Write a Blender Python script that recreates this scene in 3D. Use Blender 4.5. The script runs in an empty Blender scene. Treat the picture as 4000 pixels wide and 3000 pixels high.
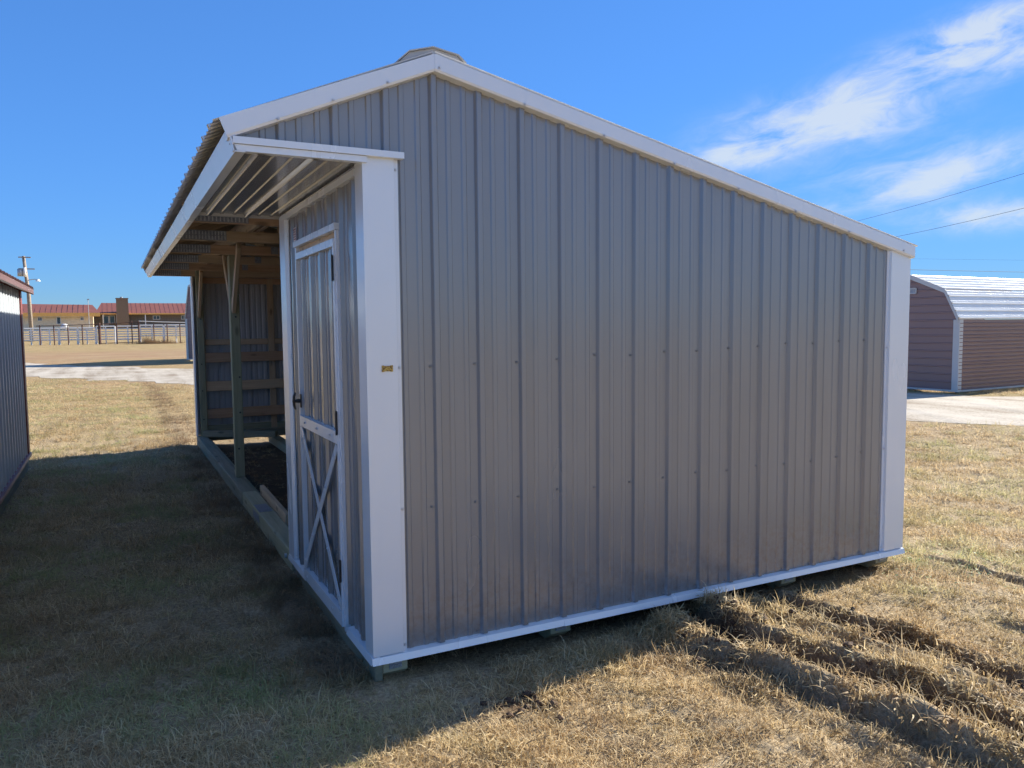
import bpy, bmesh, math, random
import numpy as np
from mathutils import Vector, Matrix, noise as mnoise

rnd = random.Random(7)
R = math.radians
scene = bpy.context.scene
COL = scene.collection

# ------------------------------------------------------------------ camera
CAM = Vector((-1.0357, -3.4118, 1.5194))
YAW, PITCH, ROLL = 0.4743, -0.0745, -0.0093
cd = bpy.data.cameras.new('camera')
cd.sensor_width = 36.0
cd.lens = 36.0 * 3034.26 / 4000.0
cd.clip_end = 3000
cd.clip_start = 0.05
cam = bpy.data.objects.new('camera', cd)
COL.objects.link(cam)
fw = Vector((math.sin(YAW) * math.cos(PITCH), math.cos(YAW) * math.cos(PITCH), math.sin(PITCH)))
rt = Vector((math.cos(YAW), -math.sin(YAW), 0))
up = rt.cross(fw)
r2 = rt * math.cos(ROLL) + up * math.sin(ROLL)
u2 = up * math.cos(ROLL) - rt * math.sin(ROLL)
cam.matrix_world = Matrix(((r2.x, u2.x, -fw.x, CAM.x), (r2.y, u2.y, -fw.y, CAM.y), (r2.z, u2.z, -fw.z, CAM.z), (0, 0, 0, 1)))
scene.camera = cam

# ------------------------------------------------------------------ light
SUN = Vector((1.0, 0.145, 0.5)).normalized()
SUN_EL = math.asin(SUN.z)
SUN_AZ = math.atan2(SUN.x, SUN.y)
world = bpy.data.worlds.new('World')
scene.world = world
world.use_nodes = True
world.cycles.sampling_method = 'MANUAL'
world.cycles.sample_map_resolution = 256
SKY_STRENGTH = 0.124
sl = bpy.data.lights.new('sun', 'SUN')
sl.energy = 3.0
sl.angle = R(0.53)
sl.color = (1.0, 0.93, 0.82)
so = bpy.data.objects.new('sun', sl)
COL.objects.link(so)
so.rotation_euler = (-SUN).to_track_quat('-Z', 'Y').to_euler()
so.location = SUN * 40

vs = scene.view_settings
vs.view_transform = 'Standard'
vs.look = 'None'
vs.exposure = 1.78
vs.gamma = 1.0
vs.use_curve_mapping = False
scene.render.engine = 'CYCLES'
scene.cycles.max_bounces = 6
scene.cycles.diffuse_bounces = 4
scene.cycles.glossy_bounces = 3
scene.cycles.transmission_bounces = 3
scene.cycles.adaptive_threshold = 0.02
scene.cycles.transparent_max_bounces = 6
scene.cycles.caustics_reflective = False
scene.cycles.caustics_refractive = False
scene.cycles.use_denoising = True


def nn(nt, t, **kw):
    n = nt.nodes.new(t)
    for k, v in kw.items():
        setattr(n, k, v)
    return n


def math_n(nt, op, a, b=None, c=None, clamp=False):
    n = nt.nodes.new('ShaderNodeMath')
    n.operation = op
    n.use_clamp = clamp
    for i, v in enumerate((a, b, c)):
        if v is None:
            continue
        if isinstance(v, (int, float)):
            n.inputs[i].default_value = v
        else:
            nt.links.new(v, n.inputs[i])
    return n.outputs[0]


def build_world():
    nt = world.node_tree
    L = nt.links.new
    bg = nt.nodes['Background']
    bg.inputs[1].default_value = SKY_STRENGTH
    sky = nn(nt, 'ShaderNodeTexSky', sky_type='NISHITA', sun_disc=False)
    sky.sun_elevation = SUN_EL
    sky.sun_rotation = SUN_AZ
    sky.altitude = 300
    sky.air_density = 0.6
    sky.dust_density = 0.0
    sky.ozone_density = 6.0
    # the phone's tone curve: a soft shoulder on the sky's brightness
    bw = nn(nt, 'ShaderNodeRGBToBW')
    L(sky.outputs[0], bw.inputs[0])
    sh = math_n(nt, 'DIVIDE', 1.0, math_n(nt, 'ADD', 1.0, math_n(nt, 'MULTIPLY', bw.outputs[0], 1 / 1.55)))
    vm = nn(nt, 'ShaderNodeVectorMath', operation='SCALE')
    L(sky.outputs[0], vm.inputs[0]); L(sh, vm.inputs['Scale'])
    bw2 = nn(nt, 'ShaderNodeRGBToBW')
    L(vm.outputs[0], bw2.inputs[0])
    gy = nn(nt, 'ShaderNodeCombineXYZ')
    lk = math_n(nt, 'MULTIPLY', bw2.outputs[0], -0.24)
    for q in range(3):
        L(lk, gy.inputs[q])
    hs = nn(nt, 'ShaderNodeVectorMath', operation='MULTIPLY_ADD')
    L(vm.outputs[0], hs.inputs[0])
    hs.inputs[1].default_value = (1.24, 1.24, 1.24)
    L(gy.outputs[0], hs.inputs[2])
    tc = nn(nt, 'ShaderNodeTexCoord')
    sp = nn(nt, 'ShaderNodeSeparateXYZ')
    L(tc.outputs['Generated'], sp.inputs[0])
    az = math_n(nt, 'ARCTAN2', sp.outputs[0], sp.outputs[1])
    el = math_n(nt, 'ARCSINE', sp.outputs[2])
    azd = math_n(nt, 'MULTIPLY', az, 57.2958)
    eld = math_n(nt, 'MULTIPLY', el, 57.2958)
    # wispy cirrus noise: stretched along a tilted direction in azimuth / elevation
    cv = nn(nt, 'ShaderNodeCombineXYZ')
    L(azd, cv.inputs[0]); L(eld, cv.inputs[1])
    mp = nn(nt, 'ShaderNodeMapping')
    mp.inputs['Rotation'].default_value = (0, 0, R(-9))
    L(cv.outputs[0], mp.inputs[0])
    mp2 = nn(nt, 'ShaderNodeMapping')
    mp2.inputs['Scale'].default_value = (0.17, 0.46, 1)
    L(mp.outputs[0], mp2.inputs[0])
    wp = nn(nt, 'ShaderNodeTexNoise')
    wp.inputs['Scale'].default_value = 0.8
    wp.inputs['Detail'].default_value = 2
    L(mp2.outputs[0], wp.inputs[0])
    wv = nn(nt, 'ShaderNodeVectorMath', operation='MULTIPLY_ADD')
    L(wp.outputs['Color'], wv.inputs[0])
    wv.inputs[1].default_value = (0.9, 1.5, 0)
    L(mp2.outputs[0], wv.inputs[2])
    nz = nn(nt, 'ShaderNodeTexNoise')
    nz.inputs['Scale'].default_value = 1.25
    nz.inputs['Detail'].default_value = 5
    nz.inputs['Roughness'].default_value = 0.63
    L(wv.outputs[0], nz.inputs[0])

    def ell(a0, e0, ra, re, tilt, amp):
        da = math_n(nt, 'SUBTRACT', azd, a0)
        de = math_n(nt, 'SUBTRACT', eld, e0)
        c, s = math.cos(R(tilt)), math.sin(R(tilt))
        u = math_n(nt, 'MULTIPLY', math_n(nt, 'ADD', math_n(nt, 'MULTIPLY', da, c), math_n(nt, 'MULTIPLY', de, s)), 1 / ra)
        v = math_n(nt, 'MULTIPLY', math_n(nt, 'SUBTRACT', math_n(nt, 'MULTIPLY', de, c), math_n(nt, 'MULTIPLY', da, s)), 1 / re)
        q = math_n(nt, 'ADD', math_n(nt, 'MULTIPLY', u, u), math_n(nt, 'MULTIPLY', v, v))
        g = math_n(nt, 'POWER', 2.718, math_n(nt, 'MULTIPLY', q, -1.0))
        return math_n(nt, 'MULTIPLY', g, amp)
    parts = [ell(*p) for p in CLOUDS]
    m = parts[0]
    for p in parts[1:]:
        m = math_n(nt, 'ADD', m, p)
    # the cirrus field goes on behind and to the right of the view
    wide = nn(nt, 'ShaderNodeMapRange', interpolation_type='SMOOTHSTEP')
    wide.inputs[1].default_value = 62; wide.inputs[2].default_value = 85
    wide.inputs[3].default_value = 0.0; wide.inputs[4].default_value = 0.75
    L(azd, wide.inputs[0])
    m = math_n(nt, 'ADD', m, wide.outputs[0])
    dens = math_n(nt, 'MULTIPLY', m, math_n(nt, 'ADD', 0.60, math_n(nt, 'MULTIPLY', math_n(nt, 'SUBTRACT', nz.outputs[0], 0.5), 2.3)))
    mr = nn(nt, 'ShaderNodeMapRange', interpolation_type='SMOOTHSTEP')
    mr.inputs[1].default_value = 0.0; mr.inputs[2].default_value = 1.0
    L(dens, mr.inputs[0])
    fac = mr.outputs[0]
    up_ = math_n(nt, 'GREATER_THAN', sp.outputs[2], 0.0)
    fac = math_n(nt, 'MULTIPLY', fac, up_, clamp=True)
    fac = math_n(nt, 'MULTIPLY', fac, 0.74)
    mix = nn(nt, 'ShaderNodeMix', data_type='RGBA')
    L(fac, mix.inputs[0])
    L(hs.outputs[0], mix.inputs[6])
    mix.inputs[7].default_value = (1.85, 1.98, 2.02, 1)
    L(mix.outputs[2], bg.inputs[0])


# azimuth, elevation, radius along, radius across, tilt, strength
CLOUDS = [(46.6, 12.9, 6.4, 2.2, 8, 0.95), (43.2, 11.5, 2.6, 0.8, 2, 0.8), (52.0, 13.4, 4.6, 1.7, 4, 0.75), (53.0, 16.4, 5.0, 1.5, 18, 0.5), (57.6, 17.2, 4.8, 1.3, 16, 1.15), (61.5, 15.8, 5.0, 1.3, 4, 1.1),
          (55.0, 8.7, 4.8, 1.0, 8, 1.05), (58.8, 6.5, 5.6, 1.0, 0, 1.1), (46.6, 7.4, 3.0, 0.5, 4, 0.8), (58.5, 10.6, 6.0, 1.3, 8, 0.55), (50.0, 9.8, 6.0, 0.9, 6, 0.35)]
build_world()

# ------------------------------------------------------------------ materials
MATS = {}


def pbsdf(name):
    m = bpy.data.materials.new(name)
    m.use_nodes = True
    MATS[name] = m
    return m, m.node_tree, m.node_tree.nodes['Principled BSDF']


def ramp(nt, fac, stops):
    r = nn(nt, 'ShaderNodeValToRGB')
    e = r.color_ramp.elements
    e[0].position, e[0].color = stops[0][0], (*stops[0][1], 1)
    e[1].position, e[1].color = stops[-1][0], (*stops[-1][1], 1)
    for p, c in stops[1:-1]:
        k = e.new(p)
        k.color = (*c, 1)
    nt.links.new(fac, r.inputs[0])
    return r.outputs[0]


def noise_t(nt, vec, scale, detail=3, rough=0.5, dist=0.0):
    n = nn(nt, 'ShaderNodeTexNoise')
    n.inputs['Scale'].default_value = scale
    n.inputs['Detail'].default_value = detail
    n.inputs['Roughness'].default_value = rough
    n.inputs['Distortion'].default_value = dist
    if vec is not None:
        nt.links.new(vec, n.inputs['Vector'])
    return n.outputs[0]


def mixc(nt, fac, a, b, mode='MIX'):
    m = nn(nt, 'ShaderNodeMix', data_type='RGBA', blend_type=mode)
    for i, v in ((0, fac), (6, a), (7, b)):
        if isinstance(v, (int, float)):
            m.inputs[i].default_value = v
        elif isinstance(v, tuple):
            m.inputs[i].default_value = (*v, 1)
        else:
            nt.links.new(v, m.inputs[i])
    return m.outputs[2]


def mapped(nt, vec, scale, rot=(0, 0, 0), loc=None):
    m = nn(nt, 'ShaderNodeMapping')
    m.inputs['Scale'].default_value = scale
    m.inputs['Rotation'].default_value = rot
    nt.links.new(vec, m.inputs[0])
    if loc is not None:
        nt.links.new(loc, m.inputs['Location'])
    return m.outputs[0]


def bump(nt, b, h, strength, dist):
    n = nn(nt, 'ShaderNodeBump')
    n.inputs['Strength'].default_value = strength
    n.inputs['Distance'].default_value = dist
    nt.links.new(h, n.inputs['Height'])
    nt.links.new(n.outputs[0], b.inputs['Normal'])


def paint(name, col, rough=0.35, wear=0.10, wave=0.6, spec=0.5, coat=0.0, dirt=True, metal=0.0, splash=False):
    """painted sheet metal: faint mottling, dust towards random streaks, gentle oil-canning"""
    m, nt, b = pbsdf(name)
    geo = nn(nt, 'ShaderNodeNewGeometry')
    pos = geo.outputs['Position']
    n1 = noise_t(nt, mapped(nt, pos, (2.2, 2.2, 0.5)), 1.5, 3, 0.6)
    f = n1
    lo = tuple(c * (1 - wear) for c in col)
    hi = tuple(min(1, c * (1 + wear * 0.7)) for c in col)
    c = ramp(nt, f, [(0.3, lo), (0.7, hi)])
    if dirt:
        s = noise_t(nt, mapped(nt, pos, (14, 14, 0.8)), 1.0, 4, 0.65)
        df = ramp(nt, s, [(0.52, (0, 0, 0)), (0.8, (1, 1, 1))])
        c = mixc(nt, math_n(nt, 'MULTIPLY', df, 0.12), c, (0.27, 0.22, 0.17))
    if splash:      # rain-splashed soil along the foot of the wall
        sz = nn(nt, 'ShaderNodeSeparateXYZ')
        nt.links.new(pos, sz.inputs[0])
        lo_ = nn(nt, 'ShaderNodeMapRange', interpolation_type='SMOOTHSTEP')
        lo_.inputs[1].default_value = 0.34; lo_.inputs[2].default_value = 0.0
        nt.links.new(math_n(nt, 'ADD', sz.outputs[2], math_n(nt, 'MULTIPLY', n1, -0.2)), lo_.inputs[0])
        sn = noise_t(nt, pos, 26, 3, 0.7)
        sf = math_n(nt, 'MULTIPLY', lo_.outputs[0], math_n(nt, 'MULTIPLY', math_n(nt, 'SUBTRACT', sn, 0.42, clamp=True), 1.5), clamp=True)
        c = mixc(nt, sf, c, (0.22, 0.15, 0.10))
    nt.links.new(c, b.inputs['Base Color'])
    rr = math_n(nt, 'ADD', math_n(nt, 'MULTIPLY', n1, 0.12), rough - 0.06)
    nt.links.new(rr, b.inputs['Roughness'])
    b.inputs['Specular IOR Level'].default_value = spec
    b.inputs['Metallic'].default_value = metal
    b.inputs['Coat Weight'].default_value = coat
    b.inputs['Coat Roughness'].default_value = 0.15
    w = noise_t(nt, mapped(nt, pos, (3.0, 3.0, 1.2)), 1.0, 1, 0.5)
    if wave:
        bump(nt, b, w, wave * 0.3, 0.012)
    return m


def wood(name, base, dark, rough=0.75, knots=True, grn=None):
    m, nt, b = pbsdf(name)
    tc = nn(nt, 'ShaderNodeTexCoord')
    oi = nn(nt, 'ShaderNodeObjectInfo')
    cx = nn(nt, 'ShaderNodeCombineXYZ')
    o7 = math_n(nt, 'MULTIPLY', oi.outputs['Random'], 37.0)
    nt.links.new(o7, cx.inputs[0]); nt.links.new(o7, cx.inputs[1]); nt.links.new(o7, cx.inputs[2])
    v = mapped(nt, tc.outputs['Object'], (1.2, 22, 22), loc=cx.outputs[0])
    g1 = noise_t(nt, v, 1.0, 5, 0.6, 0.6)
    v2 = mapped(nt, tc.outputs['Object'], (3, 90, 90), loc=cx.outputs[0])
    g2 = noise_t(nt, v2, 1.0, 3, 0.6)
    v3 = mapped(nt, tc.outputs['Object'], (1.0, 1.6, 1.6), loc=cx.outputs[0])
    g3 = noise_t(nt, v3, 1.3, 3, 0.5)
    f = math_n(nt, 'ADD', math_n(nt, 'MULTIPLY', g1, 0.6), math_n(nt, 'MULTIPLY', g2, 0.4))
    c = ramp(nt, f, [(0.36, dark), (0.5, tuple((a + d) / 2 for a, d in zip(base, dark))), (0.64, base)])
    c = mixc(nt, math_n(nt, 'MULTIPLY', math_n(nt, 'SUBTRACT', g3, 0.35, clamp=True), 1.4, clamp=True), c, grn or tuple(x * 0.62 for x in base))
    if knots:
        vo = nn(nt, 'ShaderNodeTexVoronoi')
        vo.inputs['Scale'].default_value = 1.0
        nt.links.new(mapped(nt, tc.outputs['Object'], (2.6, 7, 7), loc=cx.outputs[0]), vo.inputs['Vector'])
        k = ramp(nt, vo.outputs['Distance'], [(0.07, (1, 1, 1)), (0.16, (0, 0, 0))])
        c = mixc(nt, math_n(nt, 'MULTIPLY', k, 0.7), c, tuple(x * 0.35 for x in dark))
    c = mixc(nt, 1.0, c, ramp(nt, oi.outputs['Random'], [(0, (0.78, 0.78, 0.78)), (1, (1.1, 1.08, 1.05))]), 'MULTIPLY')
    nt.links.new(c, b.inputs['Base Color'])
    b.inputs['Roughness'].default_value = rough
    bump(nt, b, f, 0.25, 0.004)
    return m


def plain(name, col, rough=0.5, metal=0.0, vary=0.15, scale=20.0, bumpd=0.0):
    m, nt, b = pbsdf(name)
    geo = nn(nt, 'ShaderNodeNewGeometry')
    n = noise_t(nt, geo.outputs['Position'], scale, 4, 0.6)
    c = ramp(nt, n, [(0.3, tuple(x * (1 - vary) for x in col)), (0.7, tuple(min(1, x * (1 + vary)) for x in col))])
    nt.links.new(c, b.inputs['Base Color'])
    b.inputs['Roughness'].default_value = rough
    b.inputs['Metallic'].default_value = metal
    if bumpd:
        bump(nt, b, n, 0.5, bumpd)
    return m


paint('siding', (0.285, 0.288, 0.298), 0.25, 0.04, 0.0, coat=0.5, metal=0.26, splash=True)
paint('liner', (0.52, 0.53, 0.55), 0.35, 0.06, 0.0, metal=0.25)
paint('white', (0.83, 0.86, 0.90), 0.26, 0.02, 0.0, dirt=False, metal=0.15)
paint('roof_metal', (0.82, 0.81, 0.78), 0.30, 0.06, 0.0, metal=0.25)
paint('white_siding', (0.60, 0.645, 0.68), 0.30, 0.04, 0.0, dirt=False)
paint('red_trim', (0.24, 0.06, 0.05), 0.45, 0.1, 0.0)
paint('maroon_roof', (0.15, 0.075, 0.064), 0.45, 0.15, 0.0)
paint('pale_trim', (0.58, 0.57, 0.55), 0.4, 0.05, 0.0, dirt=False)
paint('galv', (0.86, 0.88, 0.86), 0.3, 0.05, 0.0, dirt=False)
wood('pine', (0.76, 0.58, 0.38), (0.58, 0.40, 0.24))
wood('pine_red', (0.66, 0.45, 0.29), (0.48, 0.29, 0.17))
wood('treated', (0.50, 0.47, 0.32), (0.33, 0.32, 0.20), grn=(0.33, 0.37, 0.23))
wood('treated_old', (0.36, 0.335, 0.25), (0.20, 0.19, 0.13), grn=(0.20, 0.235, 0.15))
plain('brown_siding', (0.265, 0.17, 0.16), 0.27, 0, 0.025, 0.6)
plain('plate', (0.30, 0.32, 0.36), 0.45, 0.25, 0.3, 60)
plain('zinc', (0.62, 0.63, 0.65), 0.35, 0.4)
plain('screw_grey', (0.22, 0.215, 0.21), 0.5, 0.1)
plain('black', (0.016, 0.016, 0.017), 0.42)
plain('dark_void', (0.02, 0.018, 0.016), 0.9)
plain('soil', (0.085, 0.052, 0.033), 0.95, 0, 0.45, 30, 0.01)
plain('brick', (0.22, 0.16, 0.11), 0.9, 0, 0.25, 8)
plain('brick_shade', (0.22, 0.18, 0.14), 0.9, 0, 0.2, 6)
plain('cream_wall', (0.84, 0.72, 0.50), 0.85, 0, 0.1, 3)
plain('orange_fascia', (0.92, 0.50, 0.13), 0.5, 0, 0.08, 3)
plain('red_roof', (0.25, 0.088, 0.056), 0.55, 0, 0.10, 1.2)
plain('glass', (0.05, 0.09, 0.13), 0.08, 0, 0.2, 3)
plain('pole_wood', (0.33, 0.27, 0.21), 0.9, 0, 0.3, 6)
plain('grey_can', (0.42, 0.44, 0.46), 0.4, 0.2)
plain('fence_white', (0.82, 0.81, 0.78), 0.5, 0.1, 0.1)
plain('rust', (0.12, 0.06, 0.045), 0.8, 0.1, 0.3, 8)
plain('wire', (0.05, 0.055, 0.06), 0.6)
plain('sticker', (0.66, 0.60, 0.60), 0.5, 0, 0.05)
plain('print', (0.25, 0.10, 0.12), 0.6)


def amber_mat():
    m, nt, b = pbsdf('amber')
    geo = nn(nt, 'ShaderNodeNewGeometry')
    n = noise_t(nt, geo.outputs['Position'], 130, 2, 0.4)
    c = ramp(nt, n, [(0.40, (0.16, 0.08, 0.02)), (0.50, (0.55, 0.34, 0.06)), (0.62, (0.62, 0.42, 0.10))])
    nt.links.new(c, b.inputs['Base Color'])
    b.inputs['Roughness'].default_value = 0.4


amber_mat()


def ground_mat():
    m, nt, b = pbsdf('ground')
    geo = nn(nt, 'ShaderNodeNewGeometry')
    pos = geo.outputs['Position']

    def attr(n):
        a = nn(nt, 'ShaderNodeAttribute', attribute_name=n)
        return a.outputs['Fac']
    fine = noise_t(nt, pos, 55, 5, 0.7)
    mid = noise_t(nt, pos, 5, 5, 0.6)
    big = noise_t(nt, pos, 0.5, 4, 0.55)
    thatch = ramp(nt, fine, [(0.33, (0.24, 0.18, 0.105)), (0.5, (0.42, 0.325, 0.20)), (0.68, (0.60, 0.48, 0.31))])
    straw = ramp(nt, math_n(nt, 'ADD', math_n(nt, 'MULTIPLY', fine, 0.4), math_n(nt, 'MULTIPLY', noise_t(nt, mapped(nt, pos, (0.5, 1.6, 1)), 1.6, 5, 0.65), 0.6)),
                 [(0.36, (0.20, 0.135, 0.062)), (0.5, (0.40, 0.285, 0.14)), (0.64, (0.50, 0.37, 0.20))])
    grn = ramp(nt, big, [(0.48, (0, 0, 0)), (0.66, (1, 1, 1))])
    straw = mixc(nt, math_n(nt, 'MULTIPLY', grn, 0.38), straw, (0.24, 0.235, 0.085))
    soil = ramp(nt, math_n(nt, 'ADD', math_n(nt, 'MULTIPLY', fine, 0.5), math_n(nt, 'MULTIPLY', mid, 0.5)),
                [(0.35, (0.045, 0.026, 0.016)), (0.52, (0.095, 0.056, 0.034)), (0.68, (0.16, 0.10, 0.062))])
    red = ramp(nt, noise_t(nt, mapped(nt, pos, (0.25, 1.2, 1)), 0.8, 5, 0.65), [(0.40, (0.38, 0.29, 0.16)), (0.5, (0.34, 0.205, 0.115)), (0.60, (0.44, 0.31, 0.18))])
    c = mixc(nt, attr('far'), thatch, straw)
    c = mixc(nt, attr('red'), c, red)
    c = mixc(nt, attr('soil'), c, soil)
    nt.links.new(c, b.inputs['Base Color'])
    b.inputs['Roughness'].default_value = 0.95
    b.inputs['Specular IOR Level'].default_value = 0.1
    h = math_n(nt, 'ADD', math_n(nt, 'MULTIPLY', fine, 0.5), mid)
    bump(nt, b, h, 0.9, 0.03)


ground_mat()


def gravel_mat():
    m, nt, b = pbsdf('gravel')
    geo = nn(nt, 'ShaderNodeNewGeometry')
    pos = geo.outputs['Position']
    f = noise_t(nt, pos, 22, 5, 0.7)
    g = noise_t(nt, mapped(nt, pos, (0.9, 0.9, 1), (0, 0, R(-30))), 0.9, 5, 0.6)
    tr = noise_t(nt, mapped(nt, pos, (1.5, 0.12, 1), (0, 0, R(31))), 1.0, 4, 0.6)
    s = math_n(nt, 'ADD', math_n(nt, 'ADD', math_n(nt, 'MULTIPLY', f, 0.35), math_n(nt, 'MULTIPLY', g, 0.3)), math_n(nt, 'MULTIPLY', tr, 0.35))
    c = ramp(nt, s, [(0.42, (0.25, 0.19, 0.125)), (0.495, (0.44, 0.38, 0.29)), (0.57, (0.56, 0.50, 0.40))])
    nt.links.new(c, b.inputs['Base Color'])
    b.inputs['Roughness'].default_value = 0.95
    bump(nt, b, s, 0.8, 0.03)


gravel_mat()


def grass_mat(name, straw_lo, straw_hi, green, gamt):
    m, nt, b = pbsdf(name)
    oi = nn(nt, 'ShaderNodeObjectInfo')
    geo = nn(nt, 'ShaderNodeNewGeometry')
    pos = geo.outputs['Position']
    at = nn(nt, 'ShaderNodeAttribute', attribute_name='tone')
    t = math_n(nt, 'ADD', math_n(nt, 'MULTIPLY', at.outputs['Fac'], 0.65), math_n(nt, 'MULTIPLY', oi.outputs['Random'], 0.35))
    c = ramp(nt, t, [(0.05, tuple(x * 0.62 for x in straw_lo)), (0.35, straw_lo), (0.85, straw_hi)])
    p = noise_t(nt, pos, 1.3, 4, 0.6)
    pr = ramp(nt, p, [(0.46, (0, 0, 0)), (0.62, (1, 1, 1))])
    lm = nn(nt, 'ShaderNodeSeparateXYZ')
    nt.links.new(pos, lm.inputs[0])
    # the grass along the open front and by the rear corner is greener
    leftm = nn(nt, 'ShaderNodeMapRange', interpolation_type='SMOOTHSTEP')
    leftm.inputs[1].default_value = 0.4; leftm.inputs[2].default_value = -0.6
    leftm.inputs[3].default_value = 0.12; leftm.inputs[4].default_value = 1.0
    nt.links.new(lm.outputs[0], leftm.inputs[0])
    rightm = nn(nt, 'ShaderNodeMapRange', interpolation_type='SMOOTHSTEP')
    rightm.inputs[1].default_value = 2.7; rightm.inputs[2].default_value = 3.6
    rightm.inputs[3].default_value = 0.0; rightm.inputs[4].default_value = 0.6
    nt.links.new(lm.outputs[0], rightm.inputs[0])
    zone = math_n(nt, 'ADD', leftm.outputs[0], rightm.outputs[0], clamp=True)
    gf = math_n(nt, 'MULTIPLY', math_n(nt, 'MULTIPLY', pr, zone), math_n(nt, 'MULTIPLY', math_n(nt, 'SUBTRACT', 1.25, t), gamt), clamp=True)
    c = mixc(nt, gf, c, green)
    pt = noise_t(nt, mapped(nt, pos, (0.35, 1.1, 1)), 0.9, 4, 0.6)
    c = mixc(nt, 1.0, c, ramp(nt, pt, [(0.38, (0.78, 0.74, 0.69)), (0.52, (0.95, 0.94, 0.92)), (0.64, (1.0, 1.0, 1.0))]), 'MULTIPLY')
    pf = noise_t(nt, pos, 3.2, 3, 0.6)
    c = mixc(nt, math_n(nt, 'MULTIPLY', ramp(nt, pf, [(0.52, (0, 0, 0)), (0.66, (1, 1, 1))]), 0.32), c, (0.40, 0.26, 0.15))
    da = nn(nt, 'ShaderNodeMapRange', interpolation_type='SMOOTHSTEP')
    da.inputs[1].default_value = -0.50; da.inputs[2].default_value = -0.12
    nt.links.new(math_n(nt, 'ADD', lm.outputs[0], math_n(nt, 'MULTIPLY', math_n(nt, 'SUBTRACT', pf, 0.5), 0.5)), da.inputs[0])
    db = nn(nt, 'ShaderNodeMapRange', interpolation_type='SMOOTHSTEP')
    db.inputs[1].default_value = 0.25; db.inputs[2].default_value = 0.0
    nt.links.new(lm.outputs[0], db.inputs[0])
    dc = nn(nt, 'ShaderNodeMapRange', interpolation_type='SMOOTHSTEP')
    dc.inputs[1].default_value = -0.2; dc.inputs[2].default_value = 0.3
    nt.links.new(lm.outputs[1], dc.inputs[0])
    dead = math_n(nt, 'MULTIPLY', math_n(nt, 'MULTIPLY', da.outputs[0], db.outputs[0]), math_n(nt, 'MULTIPLY', dc.outputs[0], 0.75))
    c = mixc(nt, dead, c, (0.24, 0.155, 0.095))
    nt.links.new(c, b.inputs['Base Color'])
    b.inputs['Roughness'].default_value = 0.6
    b.inputs['Specular IOR Level'].default_value = 0.25
    tr = nn(nt, 'ShaderNodeBsdfTranslucent')
    nt.links.new(c, tr.inputs[0])
    ms = nn(nt, 'ShaderNodeMixShader')
    ms.inputs[0].default_value = 0.45
    nt.links.new(b.outputs[0], ms.inputs[1])
    nt.links.new(tr.outputs[0], ms.inputs[2])
    nt.links.new(ms.outputs[0], nt.nodes['Material Output'].inputs[0])


grass_mat('dry_grass', (0.62, 0.465, 0.255), (0.95, 0.81, 0.52), (0.47, 0.50, 0.23), 1.1)

# ------------------------------------------------------------------ helpers


def wmat(o):
    """world matrix from the objects' own transforms (the scene is not evaluated yet)"""
    m = Matrix.Identity(4)
    while o is not None:
        m = (o.matrix_parent_inverse @ o.matrix_basis) @ m if o.parent is not None else o.matrix_basis @ m
        o = o.parent
    return m


def attach(o, parent):
    """parent o, keeping its own transform as its place in the world"""
    if parent is not None:
        o.parent = parent
        o.matrix_parent_inverse = wmat(parent).inverted()


def thing(name, label, cat, loc=(0, 0, 0), group=None):
    o = bpy.data.objects.new(name, None)
    o.empty_display_size = 0.2
    COL.objects.link(o)
    o.location = loc
    tag(o, label, cat, group)
    return o


def tag(o, label, cat, group=None):
    o['label'] = label
    o['category'] = cat
    if group:
        o['group'] = group
    return o


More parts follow.
